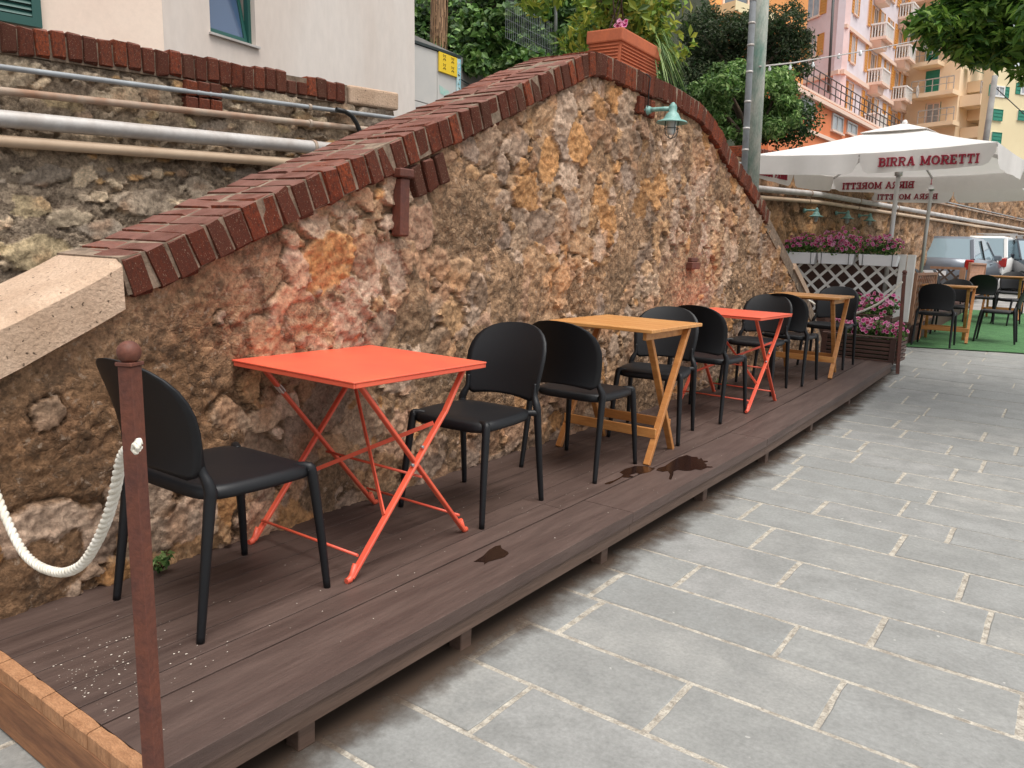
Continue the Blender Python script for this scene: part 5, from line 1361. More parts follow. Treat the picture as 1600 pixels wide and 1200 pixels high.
def spot(u, rng):                                     # ground spot seen at picture column u, rng metres away
    az = YAW-math.atan((u-800)/F_PX); return -rng*math.sin(az), rng*math.cos(az)
x, y = spot(1474, 23.4); car('parked_car', 'blue grey hatchback parked nearest behind the grey lattice screen, seen from its rear', (x, y, gz(y)+.01), -.10, M['car_paint_grey'])
x, y = spot(1528, 27.0); car('parked_car', 'white car with a roof rack between the other two parked cars', (x, y, gz(y)+.01), -.14, M['car_paint_white'], H=1.50, rack=True)
x, y = spot(1597, 26.5); car('parked_car', 'dark car facing the camera at the right picture edge', (x, y, gz(y)+.01), math.pi+.42, M['car_paint_dark'], L=4.2, H=1.48)

# ================================================================ FACADES
class Facade:
    """vertical plane in the world; pixel positions on it become metres along (a) and up (b)"""
    def __init__(s, u, v, rng, vpx, flip=False):
        hv = 407+.0137*(vpx-800)
        s.P = atrange(u, v, rng); U = ray(vpx, hv); U = U-GUP*np.dot(U, GUP); s.U = U/np.linalg.norm(U); s.G = GUP
        N = np.cross(s.U, s.G); N = N if np.dot(N, CAM-s.P) > 0 else -N; s.N = N
    def ab(s, u, v):
        p = onplane(u, v, s.P, s.N)-s.P; return float(np.dot(p, s.U)), float(np.dot(p, s.G))
    def rect(s, mb, a0, a1, b0, b1, o0, o1): return mb.fbox(s.P, s.U, s.G, s.N, (a0, a1), (b0, b1), (o0, o1))
    def pt(s, a, b, o=0): return s.P+s.U*a+s.G*b+s.N*o
    def px(s, u0, v0, u1, v1):
        a0, b0 = s.ab(u0, v0); a1, b1 = s.ab(u1, v1); return min(a0, a1), max(a0, a1), min(b0, b1), max(b0, b1)
def louvres(f, parent, a0, a1, b0, b1, o, m, step=.05, frame=.04):
    mb = MB(); f.rect(mb, a0, a0+frame, b0, b1, o, o+.04); f.rect(mb, a1-frame, a1, b0, b1, o, o+.04); f.rect(mb, a0+frame, a1-frame, b0, b0+frame, o, o+.04); f.rect(mb, a0+frame, a1-frame, b1-frame, b1, o, o+.04)
    sh = mb.build('shutter', m, parent)
    mb = MB(); f.rect(mb, a0+frame, a1-frame, b0+frame, b1-frame, o+.0, o+.008); b = b0+frame+.01
    while b < b1-frame-.02:
        mb.add([f.pt(a0+frame, b, o+.032), f.pt(a1-frame, b, o+.032), f.pt(a1-frame, b+step*.8, o+.010), f.pt(a0+frame, b+step*.8, o+.010)], [(0, 1, 2, 3)]); b += step
    o_ = mb.build('louvres', m, sh); return sh
def window(f, parent, a0, a1, b0, b1, fm, pm, sh=None, bars=1, fr=.05, o=.0, shut_w=None, sill=None, closed=False, lstep=.09):
    """real window: frame, pane, bars; optional open shutters at both sides"""
    mb = MB(); f.rect(mb, a0, a0+fr, b0, b1, o, o+.07); f.rect(mb, a1-fr, a1, b0, b1, o, o+.07); f.rect(mb, a0+fr, a1-fr, b0, b0+fr, o, o+.07); f.rect(mb, a0+fr, a1-fr, b1-fr, b1, o, o+.07)
    for k in range(1, bars+1):
        a = a0+(a1-a0)*k/(bars+1); f.rect(mb, a-fr*.4, a+fr*.4, b0+fr, b1-fr, o, o+.05)
    w_ = mb.build('window', fm, parent)
    mb = MB(); f.rect(mb, a0+fr*.5, a1-fr*.5, b0+fr*.5, b1-fr*.5, o+.004, o+.02); mb.build('pane', pm, w_)
    if sill: mb = MB(); f.rect(mb, a0-.08, a1+.08, b0-.08, b0-.005, o, o+.14); mb.build('sill', sill, w_)
    if sh:
        sw = shut_w or (a1-a0)/2
        if closed: louvres(f, parent, a0, a1, b0, b1, o+.075, sh, lstep)
        else:
            louvres(f, parent, a0-sw, a0-.005, b0, b1, o+.01, sh, lstep); louvres(f, parent, a1+.005, a1+sw, b0, b1, o+.01, sh, lstep)
    return w_
PANE = mat('dim_pane', (.10, .12, .14), .08, spec=.8, coat=.4)
CURT = mat('curtained_pane', (.42, .44, .45), .25, var=(.30, .32, .34), vscale=3)

# ---- beige house at the upper left
hs_ = thing('beige_house', 'pale plastered house at the upper left with a green shutter and a tilted green window', 'house', tuple(atrange(255, 40, 8.0)-np.array((0, 0, 3))))
fA = Facade(255, 40, 8.0, 2150); fB = Facade(255, 40, 8.0, 1500)
a_l = fA.ab(-500, 40)[0]; aR = fB.ab(648, 90)[0]
wa0, wa1, wb0, wb1 = fB.px(329, 52, 396.5, -30); wb0 = (fB.ab(329, 53)[1]+fB.ab(396, 69)[1])/2; wb1 = wb0+1.0
mb = MB(); fA.rect(mb, a_l, -.001, -3.5, 2.6, -.3, 0); mb.build('wall', M['plaster_a'], hs_)
mb = MB()
for q in ((.0, wa0, -3.5, 2.6), (wa1, aR, -3.5, 2.6), (wa0, wa1, -3.5, wb0), (wa0, wa1, wb1, 2.6)): fB.rect(mb, *q, -.3, 0)
mb.build('wall', M['plaster_b'], hs_)
mb = MB(); P = [fB.pt(aR, -3.5, -.005), fB.pt(aR, 2.6, -.005)]; mb.fbox(fB.pt(aR, 0, 0), fB.U, fB.G, fB.N, (-.3, 0), (-3.5, 2.6), (-4.5, -.301)); mb.build('wall', M['plaster_b'], hs_)
fr = .035; mb = MB()
for q in ((wa0, wa0+fr, wb0, wb1), (wa1-fr, wa1, wb0, wb1), (wa0+fr, wa1-fr, wb0, wb0+fr), (wa0+fr, wa1-fr, wb1-fr, wb1)): fB.rect(mb, *q, -.12, -.06)
wn = mb.build('window', M['green_paint'], hs_)
mb = MB(); fB.rect(mb, wa0-.02, wa1+.03, wb0-.022, wb0-.002, -.1, .035); mb.build('sill', M['zinc'], wn)
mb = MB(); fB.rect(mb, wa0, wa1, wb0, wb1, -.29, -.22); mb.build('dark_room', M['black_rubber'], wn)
# opened sash, hinged at the bottom and leaning inwards
s_ = MB(); hN = fB.N; G2 = fB.G*math.cos(.20)-hN*math.sin(.20); N2 = hN*math.cos(.20)+fB.G*math.sin(.20); P0 = fB.pt(0, wb0+fr, -.075)
def sb(m_, a0, a1, b0, b1, o0, o1): return m_.fbox(P0, fB.U, G2, N2, (a0, a1), (b0, b1), (o0, o1))
i0, i1 = wa0+fr+.004, wa1-fr-.004; Hs = wb1-wb0-2*fr
for q in ((i0, i0+.035, 0, Hs), (i1-.035, i1, 0, Hs), (i0+.035, i1-.035, 0, .035), (i0+.035, i1-.035, Hs-.035, Hs)): sb(s_, *q, -.04, 0)
sash = s_.build('sash', M['green_paint'], wn); s_ = MB(); sb(s_, i0+.03, i1-.03, .03, Hs-.03, -.025, -.015); s_.build('pane', M['blue_glass'], wn)
aS, bS = fA.ab(64, 46); louvres(fA, hs_, aS-1.0, aS, bS+.0, bS+1.6, .02, M['green_paint'], .045, .065)

_e = fB.pt(aR, 0); RE = math.hypot(_e[0], _e[1]); print('house edge range', RE)
# ---- utility cabinet wall, signs
up = thing('panel_wall', 'light grey panelled cabinet wall right of the beige house', 'wall', tuple(atrange(680, 150, 11.2)-np.array((0, 0, 2))))
fP = Facade(650, 66, 11.0, 1560)
a0 = fP.ab(650, 100)[0]; a1 = fP.ab(716, 110)[0]; bt = fP.ab(650, 66)[1]; bt2 = fP.ab(716, 88)[1]; bl = fP.ab(650, 240)[1]
seams = [a0, fP.ab(683, 100)[0], a1]
mb = MB(); mb.prism([(a0-.12, bl), (a1+.02, bl), (a1+.02, bt2), (a0, bt), (a0-.12, bt+.1)], fP.P, fP.U, fP.G, fP.N, -.5, -.03); mb.build('backing', M['concrete'], up, fixn=True)
pm = mat('pale_grey_panel', (.55, .53, .50), .6, var=(.50, .49, .47), vscale=3)
tl = lambda a: bt+(bt2-bt)*(a-a0)/(a1-a0)
bm_ = fP.ab(660, 160)[1]
for x0, x1 in ((a0-.1, seams[1]-.006), (seams[1]+.006, a1)):
    for lo, hi0, hi1 in ((bl, bm_-.006, bm_-.006), (bm_+.006, tl(x0)-.03, tl(x1)-.03)):
        mb = MB(); mb.prism([(x0, lo), (x1, lo), (x1, hi1), (x0, hi0)], fP.P, fP.U, fP.G, fP.N, -.028, 0); mb.build('panel', pm, up, fixn=True)
mb = MB(); mb.prism([(a0-.12, tl(a0-.12)-.02), (a1+.05, tl(a1)-.02), (a1+.05, tl(a1)+.015), (a0-.12, tl(a0-.12)+.015)], fP.P, fP.U, fP.G, fP.N, -.5, .02); mb.build('capping', M['dark_wire'], up, fixn=True)
ysn = MB(); q = (fP.ab(684, 95)[0], fP.ab(712, 95)[0], fP.ab(684, 108)[1], fP.ab(684, 77)[1]); q = (q[0], q[1], q[2]-.03, q[3]-.03)
fP.rect(ysn, q[0], q[1], q[2], q[3], .004, .03)
ys_ = thing('yellow_sign', 'small yellow sign with four sad faces on the grey panel wall', 'sign', tuple(fP.pt(q[0], q[2])))
ysn.build('plate', mat('yellow_sign_paint', (.80, .55, .03), .5), ys_, bevel=.004)
ink = mat('sign_ink', (.12, .08, .01), .6)
for i in range(2):
    for j in range(2):
        cx_ = q[0]+(q[1]-q[0])*(.27+.46*i); cz_ = q[2]+(q[3]-q[2])*(.27+.46*j); r = (q[3]-q[2])*.13; mb = MB()
        for p in stroke([(cx_-r*.5, cz_+r*.5), (cx_-r*.5, cz_+r*1.0)], r*.3)+stroke([(cx_+r*.5, cz_+r*.5), (cx_+r*.5, cz_+r*1.0)], r*.3)+stroke([(cx_-r*1.0, cz_+r*1.4), (cx_-r*.2, cz_+r*1.2)], r*.2)+stroke([(cx_+r*.2, cz_+r*1.2), (cx_+r*1.0, cz_+r*1.4)], r*.2)+stroke(arc(cx_, cz_-r*1.0, r*.9, 20, 160), r*.3):
            mb.prism(p, fP.P, fP.U, fP.G, fP.N, .031, .034)
        mb.build('sad_face', ink, ys_, fixn=True)
bs = thing('blue_sign', 'narrow upright light blue sign with pale scribbled letters beside the yellow one', 'sign', tuple(fP.pt(q[1], q[2])))
x0, x1 = q[1]+.004, q[1]+.095; b0 = fP.ab(712, 146)[1]; b1 = q[3]+.0
mb = MB(); fP.rect(mb, x0, x1, b0, b1, .004, .022); mb.build('plate', mat('light_blue_paint', (.16, .50, .62), .5, var=(.55, .68, .68), vscale=7), bs)
r_ = random.Random(4); b = b1-.06
while b > b0+.05:
    mb = MB(); pts = [(x0+.015+r_.random()*.06, b+r_.uniform(-.02, .02)) for _ in range(4)]
    for k, p in enumerate(stroke(pts, .008)): mb.prism(p, fP.P, fP.U, fP.G, fP.N, .0235, .026+.0003*k)
    mb.build('scribble', ink if r_.random() < .5 else M['white_paint'], bs, fixn=True); b -= .055
gq = (fP.ab(686, 140)[0], fP.ab(703, 140)[0], fP.ab(690, 150)[1], fP.ab(690, 134)[1]); mb = MB(); mb.prism([(gq[0], gq[3]), (gq[0]+.02, gq[2]+.03), (gq[1]-.02, gq[2]), (gq[1], gq[2]+.05), (gq[1]-.03, gq[3]-.04)], fP.P, fP.U, fP.G, fP.N, .001, .003); mb.build('paint_smear', mat('turquoise_smear', (.25, .55, .48), .7, var=(.5, .55, .5), vscale=20), up, fixn=True)

# concrete retaining wall under the ivy
cw = MB(); fC = Facade(716, 100, 12.0, 1560); aC = fC.ab(716, 100)[0]; aD = fC.ab(1000, 150)[0]
cw.prism([(aC-1.5, -4), (aD+6, -4), (aD+6, fC.ab(800, 108)[1]), (fC.ab(770, 108)[0], fC.ab(770, 118)[1]), (aC, fC.ab(716, 86)[1]), (aC-1.5, fC.ab(716, 80)[1])], fC.P, fC.U, fC.G, fC.N, -.4, 0)
tag(cw.build('concrete_wall', M['concrete'], fixn=True), 'grey concrete retaining wall holding back the ivy bank behind the signs', 'wall')
mb = MB(); mb.tube([fC.pt(*fC.ab(717, 125), .05), fC.pt(*fC.ab(740, 140), .05)], .012, 8); tag(mb.build('handrail', M['dark_wire']), 'short dark handrail on the concrete wall beside the blue sign', 'rail')

# ================================================================ HILL WITH IVY, FENCE AND TREES
V = []; F = []; n1_, n2_ = 26, 20
hb = [atrange(560+i*(1330-560)/n1_, 118, 13.0+.35*math.sin(i)+.10*i) for i in range(n1_+1)]
for j in range(n2_+1):
    for i in range(n1_+1):
        p = hb[i]; d = p-CAM; d[2] = 0; d /= np.linalg.norm(d); q = p.copy(); q[2] = 0; k = j/n2_
        z = (-.3 if j == 0 else 2.3 + 9.5*(k-.05)); q = q + d*(7.5*k) + d*.5*vnoise(np.array(i*.7), np.array(j*.8), 3)
        if i > 15: z = min(z, 2.3+9.5*max(0, (k-.05))*max(.0, 1-(i-15)/8))
        V.append((q[0], q[1], z))
F = [(j*(n1_+1)+i, j*(n1_+1)+i+1, (j+1)*(n1_+1)+i+1, (j+1)*(n1_+1)+i) for j in range(n2_) for i in range(n1_)]
tag(link('hillside', npmesh('hillside', V, F), M['soil']), kind='structure')
V = np.array(V)
def hill_clumps(i0, i1, j0, j1, n, r0, r1, seed, push=.3):
    r = np.random.default_rng(seed); out = []
    for _ in range(n):
        i, j = r.uniform(i0, i1), r.uniform(j0, j1); a, b = int(i), int(j); p = V[b*(n1_+1)+a]*(1-(i-a))+V[b*(n1_+1)+a+1]*(i-a); q = V[(b+1)*(n1_+1)+a]; p = p+(q-V[b*(n1_+1)+a])*(j-b)
        d = CAM-p; d[2] = 0; d /= np.linalg.norm(d); out.append(tuple(p+d*push*r.uniform(0, 1))+(r.uniform(r0, r1),))
    return out
foliage('ivy_bank', hill_clumps(2, 16, .3, 9, 210, .22, .45, 71), 36000, .12, GREENS['dark']+GREENS['mid']+GREENS['fresh'][:2], None, asp=.75, seed=71, kind='stuff', shell=.7)
foliage('trailing_creeper', hill_clumps(6, 12, 0.9, 3.2, 80, .12, .28, 72, .6), 9000, .10, GREENS['fresh']+GREENS['mid'], None, asp=.7, seed=72, kind='stuff', shell=.6)
foliage('hanging_ivy', [tuple(atrange(u+RNG.uniform(-6, 6), v+RNG.uniform(-5, 5), 12.4+RNG.uniform(-.4, .3)))+(RNG.uniform(.10, .22),) for u, v in ((735, 25), (745, 40), (752, 55), (760, 72), (768, 88), (775, 100), (790, 108), (805, 98), (815, 85), (822, 72), (835, 90), (848, 78), (790, 60), (775, 35), (728, 60), (738, 80), (748, 98), (800, 20), (820, 30), (845, 15), (885, 80), (890, 60), (880, 95), (840, 105), (815, 112), (725, 95), (735, 105))*2], 7500, .11, GREENS['fresh']+GREENS['mid']+GREENS['mid'], None, asp=.7, seed=73, kind='stuff', shell=.4)
def tree(name, lab, cat, base, clumps, n, leaf, cols, trunk_r=.08, seed=1, asp=.5, gap=0, group=None, shell=.5, top=None):
    t = thing(name, lab, cat, base, group=group); foliage('crown', clumps, n, leaf, cols, t, asp=asp, seed=seed, gap=gap, shell=shell)
    base = np.array(base, float); r = random.Random(seed); c0 = np.mean([c[:3] for c in clumps], axis=0); mb = MB()
    fork = base+(c0-base)*.55
    mb.tube([base, base+(fork-base)*.5+np.array((r.uniform(-.1, .1), 0, 0)), fork], [trunk_r, trunk_r*.85, trunk_r*.65], 10)
    mb.build('trunk', M['bark'], t); mb = MB()
    for c in clumps[:14]: mid = (fork+np.array(c[:3]))/2+np.array((r.uniform(-.1, .1), r.uniform(-.1, .1), .05)); mb.tube([fork, mid, np.array(c[:3])], [trunk_r*.5, trunk_r*.3, trunk_r*.1], 6)
    b = mb.build('limbs', M['bark'], t); return t
def blob(u, v, rng, r): return tuple(atrange(u, v, rng))+(r,)
rr = random.Random(3)
# dark trees up the bank
for k, (u, v, R, rg, nm, lab) in enumerate(((760, 20, 60, 17.5, 'dark', 'dark bushy tree on the bank right of the dead palm skirt'), (905, 15, 55, 17.0, 'dark', 'dark evergreen on the bank behind the metal fence post'), (830, 5, 55, 18.0, 'mid', 'mid green tree high on the bank left of the metal fence post'))):
    cl = [blob(u+rr.uniform(-R, R), v+rr.uniform(-R*.8, R*.9), rg+rr.uniform(-.5, .5), rr.uniform(.30, .55)) for _ in range(26)]
    b = atrange(u, v+70, rg)
    tree('bank_tree', lab, 'tree', tuple(b), cl, 7000, .15, GREENS[nm]+GREENS['mid']+GREENS['fresh'][:1], .12, 80+k, group='trees on the bank')
# dead palm fronds hanging round a trunk
pm_ = thing('palm_tree', 'palm trunk wrapped in a brown skirt of dead hanging fronds beside the beige house', 'tree', tuple(atrange(688, 60, 13.2)))
b = atrange(686, 50, 13.2); tp_ = atrange(688, -70, 13.2); mb = MB(); mb.tube([b, (b+tp_)/2, tp_], [.02, .03, .05], 12); mb.build('trunk', M['bark'], pm_)
Vv = []; Ff = []; Cc = []; r_ = np.random.default_rng(9)
for k in range(380):
    z = r_.uniform(.25, 1.0); p = b+(tp_-b)*z; a = r_.uniform(0, 6.28); d = np.array((math.cos(a), math.sin(a), 0)); L = r_.uniform(.35, .75); w_ = .007; S = np.cross(d, (0, 0, 1)); i0 = len(Vv); c = np.array((.46, .28, .16))*r_.uniform(.3, 1.5)
    for t_ in (0, .35, 1): q = p+d*(.06+.10*math.sin(t_*2.2))-np.array((0, 0, L*t_)); Vv += [q-S*w_, q+S*w_]; Cc += [c, c]
    Ff += [(i0, i0+1, i0+3, i0+2), (i0+2, i0+3, i0+5, i0+4)]
link('dead_fronds', npmesh('dead_fronds', Vv, Ff, Cc, smooth=False), M['leaf'], pm_)
# wire fence and its post
wf = thing('wire_fence', 'green wire mesh fence half buried in the ivy, by a grey metal post', 'fence', tuple(atrange(867, 90, 12.2)))
mb = MB(); mb.tube([atrange(869, 110, 12.2), atrange(866, -200, 12.2)], .026, 10); mb.build('post', M['steel'], wf)
fW = Facade(868, 60, 12.3, 1560); mb = MB(); A0, A1 = fW.ab(790, 60)[0], fW.ab(866, 60)[0]; B0, B1 = fW.ab(868, 95)[1], fW.ab(868, 36)[1]
a = A0
while a < A1: mb.tube([fW.pt(a, B0), fW.pt(a, B1+.03*math.sin(a*3))], .0020, 4, cap=False); a += .05
b_ = B0
while b_ < B1: mb.tube([fW.pt(A0, b_), fW.pt(A1, b_)], .0020, 4, cap=False); b_ += .12
o = mb.build('wire_mesh', M['grey_pipe'], wf); o['kind'] = 'stuff'
# dark shrub and light green tree right of the planter
cl = [blob(u+rr.uniform(-9, 9), v+rr.uniform(-7, 7), 17+rr.uniform(-.6, .6), rr.uniform(.22, .5)) for u, v in ((1100, 40), (1130, 30), (1165, 35), (1200, 25), (1235, 30), (1250, 60), (1225, 75), (1190, 65), (1150, 70), (1110, 85), (1090, 60), (1075, 100), (1105, 125), (1240, 95), (1180, 45), (1215, 50), (1140, 50), (1085, 120), (1125, 105), (1160, 95))]
tree('dark_shrub', 'wide dark feathery shrub behind the round lamp pole, above the light green tree', 'tree', tuple(atrange(1165, 210, 17)), cl+[blob(rr.uniform(1075, 1262), rr.uniform(8, 130), 17, rr.uniform(.12, .26)) for _ in range(40)], 24000, .09, GREENS['olive']+GREENS['dark'][:2], .12, 91, asp=.35)
cl = [blob(u+rr.uniform(-6, 6), v+rr.uniform(-6, 6), 14+rr.uniform(-.5, .5), rr.uniform(.12, .27)) for u, v in ((1125, 110), (1145, 105), (1160, 115), (1110, 130), (1135, 130), (1165, 140), (1195, 130), (1215, 125), (1225, 145), (1100, 150), (1120, 160), (1150, 165), (1190, 165), (1220, 170), (1238, 190), (1215, 205), (1190, 195), (1160, 200), (1140, 190), (1232, 160), (1095, 140), (1170, 215))]
tree('light_green_tree', 'fresh light green leafy tree behind the grey pole, lower than the dark shrub', 'tree', tuple(atrange(1175, 300, 14)), cl+[blob(1168+78*math.cos(q)*rr.uniform(.5, 1.05), 158+60*math.sin(q)*rr.uniform(.5, 1.1), 14+rr.uniform(-.4, .4), rr.uniform(.07, .16)) for q in [rr.uniform(0, 6.28) for _ in range(46)]], 15000, .095, GREENS['fresh']+GREENS['fresh']+GREENS['mid'], .09, 92, asp=.42, shell=.3)
# low dark bushes between
cl = [blob(1085+12*i+rr.uniform(-8, 8), 175+rr.uniform(-25, 25), 15.5, rr.uniform(.35, .5)) for i in range(14)]
tree('dark_bush', 'low dark bush between the brick coping and the light green tree', 'bush', tuple(atrange(1150, 260, 15.5)), cl, 12000, .08, GREENS['dark'], .08, 93)
# leafy branches entering at the top right, close to us
cl = []
for k in range(230):
    u = rr.uniform(1450, 1960) if k > 90 else rr.uniform(1450, 1640)
    low = np.interp(u, [1450, 1480, 1520, 1560, 1600, 1720, 2120], [52, 82, 102, 112, 130, 142, 80]); hi = np.interp(u, [1450, 1480, 1500, 1700], [30, 5, -60, -260])
    cl.append(blob(u, rr.uniform(hi, low-8), 8.0+rr.uniform(-.9, .9)*(1+.6*(u > 1660)), rr.uniform(.08, .19) if u < 1660 else rr.uniform(.16, .34)))
t = thing('street_tree', 'broad dark green leafy tree reaching in over the parasol at the top right corner', 'tree', (1.15, 8.7, gz(8.7)))
foliage('crown', cl, 30000, .115, [(.06, .14, .02), (.10, .21, .03), (.17, .30, .045), (.035, .09, .016), (.23, .36, .07)], t, asp=.34, seed=94, shell=.2, scale=(1, 1, .62), up=.75)
mb = MB(); f0 = np.array((1.0, 8.5, 2.95)); mb.tube([(1.15, 8.7, gz(8.7)), (1.1, 8.65, 1.4), f0], [.16, .13, .11], 12); mb.build('trunk', M['bark'], t); mb = MB()
for c in cl[::11]: c3 = np.array(c[:3]); mb.tube([f0, (f0*.5+c3*.5)+np.array((0, 0, .12)), c3], [.045, .02, .006], 6)
mb.build('limbs', M['bark'], t)

# ================================================================ POLES AND CABLES
pA, pB = atrange(1208, -330, 10.6), atrange(1175, 262, 10.6)
t = thing('lamp_pole', 'weathered grey green wooden pole rising behind the end of the brick coping', 'pole', tuple(pB)); d = (pB-pA)/np.linalg.norm(pB-pA)
mb = MB(); mb.tube([pB+d*1.8, pA], [.098, .092], 18); mb.build('shaft', mat('weathered_pole', (.42, .41, .36), .85, var=(.13, .22, .18), vscale=2.6, vdetail=9, stretch=(2.4, 2.4, .8), fine=.25, fscale=30, bump=.4, bscale=20), t)
pA, pB = atrange(1194, -330, 10.2), atrange(1163, 262, 10.2)
t = thing('steel_pole', 'thin grey steel pole standing just left of the weathered pole', 'pole', tuple(pB)); d = (pB-pA)/np.linalg.norm(pB-pA)
mb = MB(); mb.tube([pB+d*.8, pA], .038, 14); mb.build('shaft', M['grey_pipe'], t)
for k in range(12):
    p = pB+(pA-pB)*(.05+.07*k+.01*math.sin(k*5)); mb = MB(); mb.tube([p-d*.012, p+d*.012], .042, 14); mb.build('band', M['zinc'], t)
cb = [atrange(1186, 104, 10.4), atrange(1240, 98, 13), atrange(1300, 88, 18), atrange(1360, 78, 24), atrange(1440, 62, 32)]
sl = thing('string_lights', 'string of small bulbs hung on a pale cable from the weathered pole to the right', 'string lights', tuple(cb[0]))
mb = MB(); mb.tube(cb, [.010, .011, .013, .016, .02], 6); mb.build('cable', M['zinc'], sl)
for u, v, rg in ((1203, 103, 11.2), (1235, 101, 12.8), (1271, 97, 15.5), (1311, 84, 19), (1345, 79, 22)):
    p = atrange(u, v, rg); s_ = rg/11*.020; mb = MB(); mb.lathe([(0, s_*2.2), (s_*.5, s_*2), (s_*.55, s_*1.2), (s_, 0), (s_*.7, -s_*.9), (0, -s_*1.2)], 10, at=tuple(p-np.array((0, 0, s_*2)))); mb.build('bulb', M['white_plastic'], sl)
for (u0, v0, u1, v1, rg, nm) in ((1295, -5, 1310, 140, 44, 'thin drainpipe-like mast wire beside the pink tower'), ):
    pass
mb = MB(); mb.tube([atrange(1548, 130, 40), atrange(1600, 178, 40), atrange(1640, 215, 40)], .022, 6); tag(mb.build('overhead_wire', M['black_rubber']), 'thin dark overhead wire slanting down at the right, in front of the yellow house', 'wire')
a, b = atrange(1555, 118, 36), atrange(1541, 214, 36); mb = MB(); mb.tube([b+(b-a)*.9, a], [.12, .10], 12); tag(mb.build('street_pole', M['concrete']), 'pale grey street pole behind the parasol, in front of the yellow house', 'pole')

# ================================================================ BUILDINGS FAR BEHIND
ORANGE = mat('orange_render', (.74, .235, .095), .9, var=(.66, .20, .08), vscale=.6, fine=.05, fscale=6)
PINK = mat('pale_pink_render', (.80, .63, .62), .9, var=(.68, .50, .48), vscale=.35, fine=.04, fscale=3)
LILAC = mat('lilac_white_render', (.76, .70, .74), .9, var=(.64, .56, .58), vscale=.3, fine=.04, fscale=3)
TRIM = mat('peach_trim', (.78, .58, .47), .85)
CREAM = mat('cream_render', (.86, .68, .47), .9, var=(.82, .62, .42), vscale=.3)
YELL = mat('pale_yellow_render', (.82, .70, .44), .9, var=(.76, .64, .40), vscale=.3)
OCHRE = mat('ochre_shutter_paint', (.62, .27, .05), .6); GRN = mat('green_shutter_paint', (.02, .20, .13), .6)
RAIL = mat('dark_iron', (.05, .05, .05), .6)
def tower(name, lab, f, a0, a1, b0, b1, dep, m, cat='building'):
    t = thing(name, lab, cat, tuple(f.pt(a0, b0))); mb = MB(); f.rect(mb, a0, a1, b0, b1, -dep, 0); mb.build('wall', m, t); return t
# low orange building with a roof terrace
fO = Facade(1290, 150, 42, 1785)
aL, aR_ = fO.ab(1205, 150)[0], fO.ab(1402, 200)[0]; rb = fO.ab(1300, 163)[1]
ob = tower('orange_building', 'low orange building with grey windows and a railed roof terrace', fO, aL, aR_+9, -14, rb, 9, ORANGE)
mb = MB(); fO.rect(mb, aL, aR_+9, rb-.30, rb-.12, .001, .22); mb.build('cornice', TRIM, ob)
mb = MB(); bb = fO.ab(1262, 205)[1]; fO.rect(mb, aL, aR_+9, bb-.08, bb+.08, .001, .12); mb.build('string_course', TRIM, ob)
for u0, v0, u1, v1 in ((1250, 148, 1269, 186), (1300, 176, 1315, 210), (1323, 188, 1337, 214)):
    a0, b1_ = fO.ab(u0, v0); a1, b0_ = fO.ab(u1, v1); window(fO, ob, a0, a1, b0_, b1_, M['zinc'], CURT, bars=1, fr=.09, sill=TRIM)
mb = MB(); fO.rect(mb, aL-.3, aR_+9, rb+.001, rb+.10, -.25, .1); mb.build('parapet', TRIM, ob)
rl = thing('roof_railing', 'dark iron railing along the roof of the orange building', 'railing', tuple(fO.pt(aL, rb))); a = aL+1
while a < aR_+4:
    mb = MB(); fO.rect(mb, a, a+.035, rb+.10, rb+1.15, -.1, -.06); mb.build('upright', RAIL, rl); a += .85
for h in (.45, .8, 1.13): mb = MB(); fO.rect(mb, aL, aR_+4, rb+h, rb+h+.045, -.055, -.02); mb.build('rail', RAIL, rl)
# pink tower: corner at column 1314
fT = Facade(1314, 110, 62, 1792); fS = Facade(1314, 110, 62, 330)
pt_ = thing('pink_tower_block', 'tall pink and lilac apartment block with ochre shutters and small corner balconies', 'building', tuple(fT.pt(0, -18)))
aE = fT.ab(1426, 120)[0]; sE = fS.ab(1235, 110)[0]
mb = MB(); fT.rect(mb, 0, aE, -20, 14, -.5, 0); mb.build('wall', LILAC, pt_)
mb = MB(); fS.rect(mb, sE*1.6 if sE < 0 else 0, 0 if sE < 0 else sE*1.6, -20, 14, -.5, -.001); mb.build('wall', PINK, pt_)
for b in (-.1, ): 
    mb = MB(); fT.rect(mb, -.1, aE, b-.15, b+.15, .001, .25); fS.rect(mb, sE*1.6, 0, b-.15, b+.15, .001, .25); mb.build('cornice', TRIM, pt_)
bz = [fT.ab(1360, v)[1] for v in (22, 150-62, 150)]
fh = 3.25
